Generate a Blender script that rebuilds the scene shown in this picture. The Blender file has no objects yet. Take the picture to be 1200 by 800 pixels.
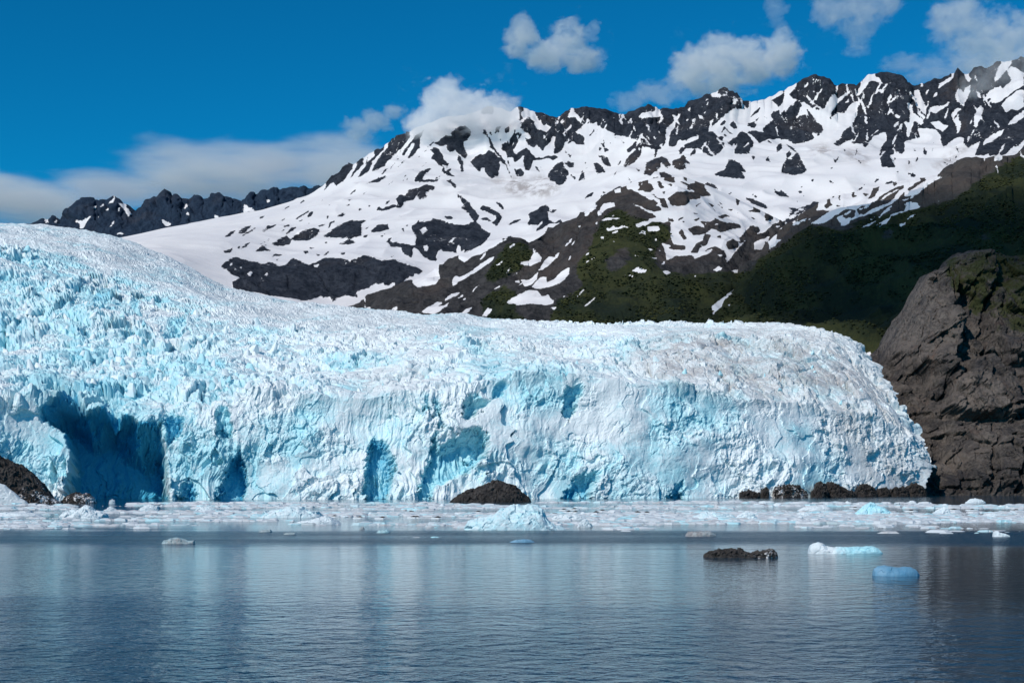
import bpy, bmesh, math, random
import numpy as np
from mathutils import Vector

# ---------------------------------------------------------------- camera, sky, sun, exposure
scene = bpy.context.scene
COL = scene.collection
CAM_H, HOR, F = 12.0, 562.0, 1200 * 50.0 / 36.0      # eye height (m), horizon row and focal length in photo pixels

cam_data = bpy.data.cameras.new("camera")
cam_data.lens = 50.0
cam_data.sensor_width = 36.0
cam_data.shift_y = (HOR - 400.0) / 1200.0
cam_data.clip_start = 1.0
cam_data.clip_end = 60000.0
cam = bpy.data.objects.new("camera", cam_data)
cam.location = (0, 0, CAM_H)
cam.rotation_euler = (math.radians(90), 0, 0)
COL.objects.link(cam)
scene.camera = cam

SUN_AZ, SUN_EL = math.radians(40), math.radians(41)   # to the left of straight behind the camera; height
TO_SUN = Vector((-math.sin(SUN_AZ) * math.cos(SUN_EL), -math.cos(SUN_AZ) * math.cos(SUN_EL), math.sin(SUN_EL)))

world = bpy.data.worlds.new("World")
scene.world = world
world.use_nodes = True
wn = world.node_tree.nodes
wl = world.node_tree.links
wn.clear()
sky = wn.new("ShaderNodeTexSky")
sky.sky_type = 'NISHITA'
sky.sun_disc = False
sky.sun_elevation = SUN_EL
sky.sun_rotation = math.pi + SUN_AZ
sky.altitude = 600.0
sky.air_density = 0.9
sky.dust_density = 0.15
sky.ozone_density = 3.0
tint = wn.new("ShaderNodeMix")
tint.data_type = 'RGBA'
tint.blend_type = 'MULTIPLY'
tint.inputs[0].default_value = 1.0
tint.inputs[7].default_value = (0.02, 0.80, 1.0, 1)
bg = wn.new("ShaderNodeBackground")
bg.inputs[1].default_value = 0.064
wo = wn.new("ShaderNodeOutputWorld")
deepen = wn.new("ShaderNodeGamma")
deepen.inputs[1].default_value = 1.25
wl.new(sky.outputs[0], deepen.inputs[0])
wl.new(deepen.outputs[0], tint.inputs[6])
wl.new(tint.outputs[2], bg.inputs[0])
wl.new(bg.outputs[0], wo.inputs[0])

sun_data = bpy.data.lights.new("sun", 'SUN')
sun_data.energy = 3.5
sun_data.angle = math.radians(0.53)
sun_data.color = (1.0, 0.91, 0.83)
sun = bpy.data.objects.new("sun", sun_data)
sun.rotation_euler = TO_SUN.to_track_quat('Z', 'Y').to_euler()
sun.location = (0, 0, 3000)
COL.objects.link(sun)

scene.view_settings.view_transform = 'Standard'
scene.view_settings.look = 'None'
scene.view_settings.exposure = 0.0
scene.view_settings.gamma = 1.0
scene.cycles.max_bounces = 8
scene.cycles.diffuse_bounces = 3
scene.cycles.volume_bounces = 8
scene.cycles.use_denoising = True
scene.cycles.volume_step_rate = 1.0

random.seed(5)
rng = np.random.default_rng(11)

# ---------------------------------------------------------------- numeric helpers
def unproject(px, py, d):
    return ((px - 600.0) / F * d, d, CAM_H + (HOR - py) / F * d)

def project(P):
    d = P[..., 1]
    return 600.0 + F * P[..., 0] / d, HOR - F * (P[..., 2] - CAM_H) / d

def shore_distance(py):
    return CAM_H * F / (py - HOR)

def _hash(ix, iy, iz, seed):
    h = (ix.astype(np.int64) * 374761393 + iy.astype(np.int64) * 668265263 + iz.astype(np.int64) * 2147483647 + seed * 1274126177) & 0xFFFFFFFF
    h = ((h ^ (h >> 13)) * 1274126177) & 0xFFFFFFFF
    h = ((h ^ (h >> 16)) * 2246822519) & 0xFFFFFFFF
    return h ^ (h >> 15)

def rnd(ix, iy, iz, seed):
    return (_hash(ix, iy, iz, seed) & 0xFFFFFF) / float(0xFFFFFF)

_G = np.array([(1,1,0),(-1,1,0),(1,-1,0),(-1,-1,0),(1,0,1),(-1,0,1),(1,0,-1),(-1,0,-1),(0,1,1),(0,-1,1),(0,1,-1),(0,-1,-1),(1,1,0),(-1,1,0),(0,-1,1),(0,-1,-1)], dtype=np.float32)

def perlin(x, y, z, seed=0):
    xi, yi, zi = np.floor(x).astype(np.int64), np.floor(y).astype(np.int64), np.floor(z).astype(np.int64)
    xf, yf, zf = x - xi, y - yi, z - zi
    u, v, w = (t * t * t * (t * (t * 6 - 15) + 10) for t in (xf, yf, zf))
    out = 0.0
    for dx in (0, 1):
        wx = u if dx else 1 - u
        for dy in (0, 1):
            wy = v if dy else 1 - v
            for dz in (0, 1):
                wz = w if dz else 1 - w
                g = _G[_hash(xi + dx, yi + dy, zi + dz, seed) & 15]
                out = out + wx * wy * wz * (g[..., 0] * (xf - dx) + g[..., 1] * (yf - dy) + g[..., 2] * (zf - dz))
    return out

def fbm(x, y, z, octaves=4, seed=0, gain=0.5):
    s, a, f = 0.0, 1.0, 1.0
    for o in range(octaves):
        s = s + a * perlin(x * f, y * f, z * f, seed + o * 17)
        a *= gain
        f *= 2.03
    return s

def ridged(x, y, z, octaves=4, seed=0, gain=0.55):
    s, a, f = 0.0, 1.0, 1.0
    for o in range(octaves):
        s = s + a * (0.6 - 2.0 * np.abs(perlin(x * f, y * f, z * f, seed + o * 13)))
        a *= gain
        f *= 2.07
    return s

def blocks(u, v, size, seed=0, jitter=0.9):
    """Tilted facets, one per irregular cell: value about -1..1 and distance to the cell edge."""
    U, V = u / size, v / size
    iu, iv = np.floor(U).astype(np.int64), np.floor(V).astype(np.int64)
    d1 = np.full(U.shape, 9.0); d2 = np.full(U.shape, 9.0)
    val = np.zeros(U.shape)
    zz = np.zeros_like(iu)
    for a in (-1, 0, 1):
        for b in (-1, 0, 1):
            cx, cy = iu + a, iv + b
            ox = cx + 0.5 + (rnd(cx, cy, zz, seed) - 0.5) * jitter
            oy = cy + 0.5 + (rnd(cx, cy, zz, seed + 1) - 0.5) * jitter
            dd = np.hypot(U - ox, V - oy)
            h = (rnd(cx, cy, zz, seed + 2) - 0.5) * 1.3 + (rnd(cx, cy, zz, seed + 3) - 0.5) * 1.9 * (U - ox) + (rnd(cx, cy, zz, seed + 4) - 0.5) * 1.9 * (V - oy)
            near = dd < d1
            d2 = np.where(near, d1, np.minimum(d2, dd))
            val = np.where(near, h, val)
            d1 = np.where(near, dd, d1)
    return val, d2 - d1

def smooth(a, b, x):
    t = np.clip((x - a) / (b - a), 0, 1)
    return t * t * (3 - 2 * t)

# outlines traced from the photograph are rasterised once, then read at the surface points they belong to
RS = 2
RW, RH, RX0, RY0 = 1500, 820, -150, 0
def canvas():
    return np.zeros((RH * RS, RW * RS), dtype=np.float32)

def fill(cv, pts, value=1.0):
    p = [((x - RX0) * RS, (y - RY0) * RS) for x, y in pts]
    x0 = max(int(min(q[0] for q in p)), 0); x1 = min(int(max(q[0] for q in p)) + 2, RW * RS)
    y0 = max(int(min(q[1] for q in p)), 0); y1 = min(int(max(q[1] for q in p)) + 2, RH * RS)
    if x1 <= x0 or y1 <= y0:
        return None
    yy, xx = np.mgrid[y0:y1, x0:x1]
    yy = yy + 0.5; xx = xx + 0.5
    m = np.zeros(xx.shape, bool)
    for i in range(len(p)):
        (ax, ay), (bx, by) = p[i - 1], p[i]
        if ay == by:
            continue
        m ^= ((ay > yy) != (by > yy)) & (xx < (bx - ax) * (yy - ay) / (by - ay) + ax)
    if callable(value):
        value = value(xx / RS + RX0, yy / RS + RY0)[m]
    cv[y0:y1, x0:x1][m] = value

def blur(cv, r):
    r = int(round(r * RS))
    if r < 1:
        return cv
    for ax in (0, 1):
        for _ in range(2):
            pad = [(0, 0), (0, 0)]; pad[ax] = (r + 1, r)
            c = np.cumsum(np.pad(cv, pad, mode='edge'), axis=ax, dtype=np.float64)
            n = cv.shape[ax]
            hi = np.take(c, np.arange(2 * r + 1, 2 * r + 1 + n), axis=ax)
            lo = np.take(c, np.arange(0, n), axis=ax)
            cv = ((hi - lo) / (2 * r + 1)).astype(np.float32)
    return cv

def sample(cv, px, py):
    x = np.clip((px - RX0) * RS - 0.5, 0, cv.shape[1] - 1.001)
    y = np.clip((py - RY0) * RS - 0.5, 0, cv.shape[0] - 1.001)
    xi, yi = x.astype(int), y.astype(int)
    fx, fy = x - xi, y - yi
    return (cv[yi, xi] * (1 - fx) + cv[yi, xi + 1] * fx) * (1 - fy) + (cv[yi + 1, xi] * (1 - fx) + cv[yi + 1, xi + 1] * fx) * fy

def loft(rows, counts, cols, sharp=(), u=None):
    """Surface through several traced lines, each (column, row, distance); returns points, row parameter."""
    if u is None:
        u = np.linspace(0, 1, cols)
    cols = len(u)
    L = []
    for i, r in enumerate(rows):
        r = np.array(r, float)
        px = r[0, 0] + (r[-1, 0] - r[0, 0]) * u
        py = np.interp(px, r[:, 0], r[:, 1])
        d = np.interp(px, r[:, 0], r[:, 2])
        if i not in sharp:                      # ease the corners of the lines that are not crests
            k = max(2, cols // 36)
            for _ in range(2):
                py, d = (np.convolve(np.pad(q, k, mode='reflect', reflect_type='odd'), np.ones(2 * k + 1) / (2 * k + 1), 'valid') for q in (py, d))
        L.append(np.stack(unproject(px, py, d), -1))
    n = len(L)
    out, T = [], []
    for i in range(n - 1):
        a, b = L[i], L[i + 1]
        ma = (b - a) if (i == 0 or i in sharp) else 0.5 * (b - L[i - 1])
        mb = (b - a) if (i == n - 2 or (i + 1) in sharp) else 0.5 * (L[i + 2] - a)
        k = counts[i]
        for j in range(k + (1 if i == n - 2 else 0)):
            t = j / k
            h1 = 2 * t**3 - 3 * t**2 + 1; h2 = t**3 - 2 * t**2 + t; h3 = -2 * t**3 + 3 * t**2; h4 = t**3 - t**2
            out.append(h1 * a + h2 * ma + h3 * b + h4 * mb)
            T.append(i + t)
    return np.array(out), np.array(T)[:, None] * np.ones((1, cols))

def grid_normals(P):
    du = np.gradient(P, axis=1); dv = np.gradient(P, axis=0)
    n = np.cross(du, dv)
    n /= np.maximum(np.linalg.norm(n, axis=-1, keepdims=True), 1e-9)
    flip = np.where(n[..., 2:3] - 0.3 * n[..., 1:2] < 0, -1, 1)
    return n * flip

# ---------------------------------------------------------------- object helpers
def tag(o, label=None, cat=None, group=None, kind=None):
    for k, v in (("label", label), ("category", cat), ("group", group), ("kind", kind)):
        if v:
            o[k] = v
    return o

def link(name, me, parent=None, loc=None):
    o = bpy.data.objects.new(name, me)
    COL.objects.link(o)
    if parent:
        o.parent = parent
    if loc is not None:
        o.location = loc
    return o

def mesh_arrays(name, V, faces, mat, attrs=None, shade_smooth=False):
    """faces: (n,3) or (n,4) array."""
    me = bpy.data.meshes.new(name)
    V = np.ascontiguousarray(V.reshape(-1, 3), dtype=np.float32)
    faces = np.ascontiguousarray(faces, dtype=np.int32)
    k = faces.shape[1]
    me.vertices.add(len(V)); me.vertices.foreach_set("co", V.ravel())
    me.loops.add(faces.size); me.loops.foreach_set("vertex_index", faces.ravel())
    me.polygons.add(len(faces))
    me.polygons.foreach_set("loop_start", np.arange(0, faces.size, k, dtype=np.int32))
    me.polygons.foreach_set("use_smooth", np.full(len(faces), shade_smooth, dtype=bool))
    me.update(calc_edges=True)
    for an, av in (attrs or {}).items():
        a = me.attributes.new(an, 'FLOAT', 'POINT')
        a.data.foreach_set("value", np.ascontiguousarray(av.ravel(), dtype=np.float32))
    me.materials.append(mat)
    return me

def grid_faces(nr, nc, wrap=False):
    i = np.arange(nr * nc).reshape(nr, nc)
    if wrap:
        i = np.concatenate([i, i[:, :1]], axis=1)
    return np.stack([i[:-1, :-1], i[:-1, 1:], i[1:, 1:], i[1:, :-1]], -1).reshape(-1, 4)

class Nodes:
    """Small helper for writing node trees."""
    def __init__(self, name):
        self.m = bpy.data.materials.new(name)
        self.m.use_nodes = True
        self.t = self.m.node_tree
        self.t.nodes.clear()
        self.out = self.n('ShaderNodeOutputMaterial')
    def n(self, kind, **kw):
        x = self.t.nodes.new(kind)
        for k, v in kw.items():
            setattr(x, k, v)
        return x
    def put(self, sock, v):
        if isinstance(v, bpy.types.NodeSocket):
            self.t.links.new(v, sock)
        elif isinstance(v, (tuple, list)):
            sock.default_value = tuple(v) + ((1,) if len(v) == 3 and sock.type == 'RGBA' else ())
        else:
            sock.default_value = v
    def attr(self, name):
        return self.n('ShaderNodeAttribute', attribute_name=name).outputs['Fac']
    def math(self, op, a, b=0.0, c=0.0, clamp=False):
        x = self.n('ShaderNodeMath', operation=op, use_clamp=clamp)
        self.put(x.inputs[0], a); self.put(x.inputs[1], b); self.put(x.inputs[2], c)
        return x.outputs[0]
    def coord(self, scale=(1, 1, 1), offset=(0, 0, 0), which='Object', rot=0.0):
        tc = self.n('ShaderNodeTexCoord').outputs[which]
        mp = self.n('ShaderNodeMapping')
        self.put(mp.inputs['Vector'], tc)
        mp.inputs['Scale'].default_value = scale
        mp.inputs['Location'].default_value = offset
        mp.inputs['Rotation'].default_value = (0, 0, rot)
        return mp.outputs[0]
    def noise(self, vec, scale, detail=4, rough=0.55, dist=0.0, kind='FBM'):
        x = self.n('ShaderNodeTexNoise', noise_type=kind)
        self.put(x.inputs['Vector'], vec)
        x.inputs['Scale'].default_value = scale
        x.inputs['Detail'].default_value = detail
        x.inputs['Roughness'].default_value = rough
        x.inputs['Distortion'].default_value = dist
        return x.outputs['Fac']
    def voronoi(self, vec, scale, feature='F1'):
        x = self.n('ShaderNodeTexVoronoi', feature=feature)
        self.put(x.inputs['Vector'], vec)
        x.inputs['Scale'].default_value = scale
        return x.outputs['Distance']
    def step(self, v, lo, hi, a=0.0, b=1.0):
        x = self.n('ShaderNodeMapRange', interpolation_type='SMOOTHSTEP')
        for s, w in zip(x.inputs, (v, lo, hi, a, b)):
            self.put(s, w)
        return x.outputs[0]
    def mix(self, f, a, b, mode='MIX'):
        x = self.n('ShaderNodeMix', data_type='RGBA', blend_type=mode)
        self.put(x.inputs[0], f); self.put(x.inputs[6], a); self.put(x.inputs[7], b)
        return x.outputs[2]
    def bump(self, h, strength, distance, normal=None):
        x = self.n('ShaderNodeBump')
        self.put(x.inputs['Height'], h)
        self.put(x.inputs['Strength'], strength)
        x.inputs['Distance'].default_value = distance
        if normal is not None:
            self.put(x.inputs['Normal'], normal)
        return x.outputs[0]
    def surface(self, color, rough=0.8, normal=None, spec=0.3, **kw):
        x = self.n('ShaderNodeBsdfPrincipled')
        self.put(x.inputs['Base Color'], color)
        self.put(x.inputs['Roughness'], rough)
        self.put(x.inputs['Specular IOR Level'], spec)
        if normal is not None:
            self.put(x.inputs['Normal'], normal)
        for k, v in kw.items():
            self.put(x.inputs[k.replace('_', ' ')], v)
        self.t.links.new(x.outputs[0], self.out.inputs['Surface'])
        return self.m

# ---------------------------------------------------------------- materials
def make_terrain_material(name, rock_lo, rock_hi, scale, green=((0.011, 0.018, 0.010), (0.038, 0.043, 0.015)), snow_soft=0.07, bump_d=11.0, GULLIES=0.0):
    """Rock, scrub and snow laid on the ground by the surface's own attributes."""
    n = Nodes(name)
    v = n.coord()
    big = n.noise(v, 0.004 * scale, 5, 0.6)
    streak = n.noise(n.coord((1, 0.5, 0.22)), 0.045 * scale, 6, 0.72, 0.7)
    mid = n.noise(v, 0.02 * scale, 6, 0.65)
    fine = n.noise(v, 0.09 * scale, 6, 0.7)
    strata = n.noise(n.coord((1.6, 0.8, 0.35)), 0.02 * scale, 6, 0.68, 0.6)
    rock = n.mix(n.step(n.math('MULTIPLY_ADD', fine, 0.5, n.math('MULTIPLY', strata, 0.5)), 0.34, 0.68), rock_lo, rock_hi)
    rock = n.mix(n.math('MULTIPLY', n.step(big, 0.5, 0.72), 0.25), rock, (0.070, 0.055, 0.048))
    rock = n.mix(n.math('MULTIPLY', n.attr('brown'), n.step(n.math('MULTIPLY_ADD', mid, 0.6, n.math('MULTIPLY', big, 0.4)), 0.40, 0.60, 0.10, 0.75)), rock, (0.080, 0.062, 0.052))
    veg_f = n.step(n.math('MULTIPLY_ADD', n.math('SUBTRACT', mid, 0.5), 1.1, n.attr('scrub')), 0.42, 0.58)
    g = n.mix(n.step(n.math('MULTIPLY_ADD', fine, 0.3, n.math('MULTIPLY', n.noise(n.coord((1, 0.3, 0.3), (80, 20, 0), rot=0.45), 0.008 * scale, 5, 0.6), 0.7)), 0.42, 0.62), green[0], green[1])
    col = n.mix(veg_f, rock, g)
    ragged = n.math('ADD', n.math('MULTIPLY', n.math('SUBTRACT', streak, 0.5), 1.2), n.math('MULTIPLY', n.math('SUBTRACT', fine, 0.5), 0.9))
    gully = n.noise(n.coord((1, 0.5, 0.22), (17, 4, 9)), 0.014 * scale, 4, 0.6, 0.8)
    gul = n.math('SUBTRACT', 1.0, n.math('DIVIDE', n.math('ABSOLUTE', n.math('SUBTRACT', gully, 0.5)), 0.045), clamp=True)
    gul = n.math('MULTIPLY', gul, n.math('MULTIPLY', n.step(big, 0.42, 0.58), n.math('SUBTRACT', 1.0, n.attr('scrub'), clamp=True)))
    patch = n.math('ADD', n.attr('snow'), n.math('MULTIPLY', gul, GULLIES))
    snow_f = n.step(n.math('ADD', patch, ragged), 0.5 - snow_soft, 0.5 + snow_soft)
    dirt = n.math('MULTIPLY', n.attr('dirt'), n.step(n.noise(n.coord((1, 0.4, 0.12)), 0.03 * scale, 5, 0.65), 0.38, 0.62))
    snow_col = n.mix(n.step(big, 0.3, 0.7), (0.73, 0.73, 0.745), (0.80, 0.795, 0.79))
    snow_col = n.mix(dirt, snow_col, (0.27, 0.235, 0.22))
    col = n.mix(snow_f, col, snow_col)
    hgt = n.math('ADD', n.math('MULTIPLY', mid, 0.7), n.math('MULTIPLY', fine, 0.4))
    nb = n.bump(hgt, n.math('MULTIPLY', n.math('MULTIPLY_ADD', snow_f, -0.82, 1.0), n.math('MULTIPLY_ADD', veg_f, -0.55, 1.0)), bump_d)
    return n.surface(col, n.math('MULTIPLY_ADD', snow_f, -0.2, 0.9), nb, 0.15)

def make_ice_material(name, scale=1.0, white=(0.775, 0.86, 0.885), pale=(0.43, 0.765, 0.845), deep=(0.05, 0.41, 0.62)):
    """Weathered white crust over clean blue ice; the blue attribute says how fresh the ice is."""
    n = Nodes(name)
    v = n.coord()
    mid = n.noise(v, 0.10 * scale, 6, 0.65)
    fine = n.noise(v, 0.55 * scale, 6, 0.7)
    stain = n.noise(n.coord((1, 1, 0.35)), 0.05 * scale, 6, 0.65)
    b = n.math('ADD', n.attr('blue'), n.math('ADD', n.math('MULTIPLY', n.math('SUBTRACT', mid, 0.5), 0.7), n.math('MULTIPLY', n.math('SUBTRACT', fine, 0.5), 0.5)))
    col = n.mix(n.step(b, 0.10, 0.62), white, pale)
    col = n.mix(n.step(b, 0.55, 1.05), col, deep)
    d = n.math('MULTIPLY', n.attr('dirt'), n.step(n.math('MULTIPLY_ADD', fine, 0.45, n.math('MULTIPLY', stain, 0.55)), 0.36, 0.62))
    col = n.mix(d, col, (0.33, 0.30, 0.29))
    speck = n.math('MULTIPLY', n.step(n.noise(n.coord((1, 1, 1), (31, 5, 7)), 0.9 * scale, 3, 0.6), 0.66, 0.74), n.attr('dirt'))
    col = n.mix(speck, col, (0.07, 0.065, 0.06))
    nb = n.bump(n.math('ADD', n.math('MULTIPLY', mid, 0.6), n.math('MULTIPLY', fine, 0.45)), 0.42, 1.6 / scale)
    return n.surface(col, 0.55, nb, 0.3)

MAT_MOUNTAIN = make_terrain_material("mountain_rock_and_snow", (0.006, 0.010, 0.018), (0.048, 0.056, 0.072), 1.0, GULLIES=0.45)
MAT_FAR = make_terrain_material("far_ridge_rock_and_snow", (0.007, 0.018, 0.038), (0.028, 0.048, 0.080), 0.7)  # blue of distant haze is put into the rock colour, no air volume
MAT_SPUR = make_terrain_material("spur_rock_scree_and_scrub", (0.014, 0.015, 0.017), (0.068, 0.066, 0.066), 1.5, bump_d=7.0)
MAT_HILL = make_terrain_material("hill_scrub", (0.030, 0.030, 0.031), (0.075, 0.070, 0.066), 2.0, bump_d=4.0)
MAT_ICE = make_ice_material("glacier_ice")
MAT_BERG = make_ice_material("floating_ice", 5.0, (0.68, 0.765, 0.80))

def make_rock_material(name, lo, hi, rust, scale, bump_d, tan=(0.19, 0.165, 0.145)):
    n = Nodes(name)
    v = n.coord()
    mid = n.noise(v, 0.05 * scale, 7, 0.68, 0.4)
    fine = n.noise(v, 0.32 * scale, 6, 0.7)
    crack = n.voronoi(n.coord((1.0, 1.0, 0.6)), 0.07 * scale, 'DISTANCE_TO_EDGE')
    dark = n.noise(n.coord((1, 1, 0.18), (9, 3, 1)), 0.05 * scale, 5, 0.6)
    c = n.mix(n.step(n.math('MULTIPLY_ADD', fine, 0.5, n.math('MULTIPLY', mid, 0.5)), 0.36, 0.66), lo, hi)
    zone = n.noise(n.coord((1, 1, 0.8), (12, 0, 30)), 0.022 * scale, 5, 0.62, 0.6)
    c = n.mix(n.math('MULTIPLY', n.attr('light'), n.step(n.math('MULTIPLY_ADD', fine, 0.6, n.math('MULTIPLY', mid, 0.4)), 0.36, 0.60, 0.15, 0.8)), c, tan)
    c = n.mix(n.math('MULTIPLY', n.step(zone, 0.50, 0.66), 0.75), c, n.mix(fine, tan, tuple(0.45 * t for t in tan)))
    c = n.mix(n.math('MULTIPLY', n.step(zone, 0.46, 0.34), 0.6), c, (0.026, 0.026, 0.030))
    c = n.mix(n.math('MULTIPLY', n.step(dark, 0.52, 0.68), 0.5), c, (0.030, 0.030, 0.034))
    c = n.mix(n.math('MULTIPLY', n.step(n.noise(n.coord((1, 1, 0.4), (5, 50, 2)), 0.045 * scale, 6, 0.7), 0.54, 0.7), n.math('MULTIPLY_ADD', n.attr('rust'), 0.75, 0.15)), c, rust)
    g = n.step(n.math('MULTIPLY_ADD', n.math('SUBTRACT', mid, 0.5), 1.2, n.attr('scrub')), 0.42, 0.6)
    c = n.mix(g, c, (0.030, 0.036, 0.012))
    sn = n.step(n.math('ADD', n.attr('snow'), n.math('ADD', n.math('MULTIPLY', n.math('SUBTRACT', mid, 0.5), 1.0), n.math('MULTIPLY', n.math('SUBTRACT', fine, 0.5), 0.9))), 0.46, 0.54)
    c = n.mix(sn, c, (0.80, 0.80, 0.81))
    h = n.math('ADD', n.math('ADD', n.math('MULTIPLY', mid, 0.8), n.math('MULTIPLY', fine, 0.35)), n.math('MULTIPLY', n.step(crack, 0.0, 0.12), 0.25))
    return n.surface(c, 0.85, n.bump(h, 0.9, bump_d), 0.25)

MAT_CLIFF = make_rock_material("wet_grey_cliff_rock", (0.015, 0.015, 0.016), (0.120, 0.106, 0.094), (0.145, 0.070, 0.035), 1.2, 4.5)
MAT_SHORE_ROCK = make_rock_material("dark_shore_rock", (0.010, 0.009, 0.009), (0.082, 0.075, 0.070), (0.062, 0.048, 0.038), 4.0, 1.0, (0.10, 0.092, 0.086))
# ---------------------------------------------------------------- what lies where on the mountains (outlines traced at the photograph's scale)
SNOW_DARK, SCRUB, BROWN, DIRT = canvas(), canvas(), canvas(), canvas()

def put_all(cv, ox, oy, s, polys, value=1.0):
    for p in polys:
        fill(cv, [(ox + x / s, oy + y / s) for x, y in p], value)

S1, S2 = 5.715, 5.335
ROCK = SNOW_DARK      # 1 = bare rock, 0 = snow
put_all(ROCK, 360, 90, S1, [
 [(0,740),(60,725),(150,700),(110,745),(0,800)],
 [(110,760),(160,690),(270,595),(305,610),(270,655),(250,690),(190,735),(175,705),(150,720),(115,765)],
 [(293,665),(345,570),(380,560),(375,590),(325,640),(300,668)],
 [(335,680),(370,620),(400,580),(440,540),(510,475),(520,490),(470,530),(440,560),(425,600),(420,625),(360,670)],
 [(430,640),(445,600),(490,530),(560,455),(640,400),(680,375),(690,405),(640,470),(560,550),(510,605),(440,635)],
 [(625,530),(650,490),(700,430),(740,380),(800,350),(780,370),(755,410),(755,470),(720,520),(690,550),(670,545),(720,450),(700,445),(650,530)],
 [(845,445),(880,430),(930,390),(975,400),(960,380),(990,345),(1060,325),(1100,370),(1080,415),(1045,435),(1060,490),(1075,525),(1060,550),(1020,520),(990,490),(960,510),(930,480),(940,455),(900,465)],
 [(1000,545),(1015,525),(1045,565),(1040,640),(1030,630),(1030,605)],
 [(820,490),(850,470),(880,480),(910,540),(950,595),(910,590),(920,620),(1000,670),(940,665),(895,640),(905,610),(870,580),(830,545),(850,515)],
 [(930,695),(960,685),(1005,740),(985,745)],
 [(715,690),(750,640),(800,615),(840,620),(790,650),(770,690),(850,690),(850,705),(790,705),(720,710)],
 [(650,800),(680,755),(740,745),(800,720),(860,735),(850,765),(790,770),(800,800)],
 [(600,800),(640,785),(650,800)],
 [(385,715),(450,690),(530,660),(535,668),(480,700),(400,717)],
 [(590,555),(615,545),(620,560)], [(740,540),(755,525),(755,540)],
])
put_all(ROCK, 540, 90, S1, [
 [(130,240),(180,200),(225,215),(210,250),(150,255)],
 [(0,350),(50,345),(68,385),(45,425),(15,440),(0,430)],
 [(0,440),(20,470),(45,525),(25,545),(0,530)], [(0,555),(15,570),(18,640),(0,640)],
 [(65,575),(90,540),(130,515),(145,525),(190,490),(235,515),(260,545),(310,590),(300,590),(255,560),(265,605),(250,640),(255,665),(210,680),(185,665),(165,640),(160,610),(140,610),(130,635),(100,620)],
 [(145,350),(165,355),(200,420),(230,480),(300,570),(320,620),(345,680),(335,680),(295,580),(220,490),(170,455),(200,470),(175,400),(150,380)],
 [(275,455),(300,440),(325,455),(330,410),(370,380),(410,370),(415,385),(390,420),(370,460),(360,490),(370,525),(410,485),(450,480),(480,520),(500,545),(590,530),(640,525),(660,540),(620,560),(590,545),(500,560),(480,560),(475,600),(460,630),(430,625),(420,570),(430,520),(400,545),(365,575),(350,540),(310,545),(300,500),(270,490)],
 [(370,620),(400,615),(425,640),(420,665),(390,670)], [(225,385),(240,340),(270,320),(255,370)], [(295,350),(325,325),(330,370),(300,380)], [(255,420),(275,405),(270,435)],
 [(385,200),(440,215),(500,235),(560,250),(640,272),(700,230),(745,205),(800,195),(900,205),(1000,235),(1050,250),(1143,245),(1143,410),(1100,400),(1060,395),(1010,370),(950,350),(910,320),(870,310),(820,320),(805,345),(760,370),(800,385),(825,405),(825,455),(770,455),(755,430),(700,465),(660,510),(625,515),(625,460),(635,400),(610,400),(600,440),(565,470),(550,500),(510,455),(490,480),(450,455),(450,420),(475,410),(455,380),(430,370),(400,340)],
 [(580,655),(600,630),(640,580),(680,565),(690,600),(725,640),(720,660),(700,700),(680,725),(640,730),(630,700),(595,695)], [(690,580),(720,565),(765,580),(755,610),(725,610)],
 [(785,700),(805,650),(815,615),(820,690)], [(925,430),(950,450),(1000,500),(960,500),(950,465)], [(915,525),(960,525),(990,550),(1005,605),(960,585),(940,550)], [(890,575),(920,575),(975,640),(905,655)], [(1010,575),(1025,580),(1015,590)], [(1085,610),(1110,550),(1143,515),(1143,580)], [(1110,490),(1143,465),(1143,505),(1115,510)],
 [(1000,780),(1060,730),(1110,755),(1143,780),(1143,800),(1000,800)], [(840,475),(860,455),(850,480)], [(855,800),(870,775),(890,775),(880,800)],
])
put_all(ROCK, 540, 90, S1, [
 [(400,245),(440,210),(490,235),(505,270),(550,320),(605,335),(575,375),(540,360),(505,350),(490,300),(460,268),(420,290)], [(680,385),(720,340),(750,312),(735,345),(700,380),(700,410)], [(720,265),(745,205),(760,235),(790,270),(810,320),(790,300),(770,270),(720,268)], [(745,197),(800,197),(800,205),(750,205)],
], 0.0)
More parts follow.
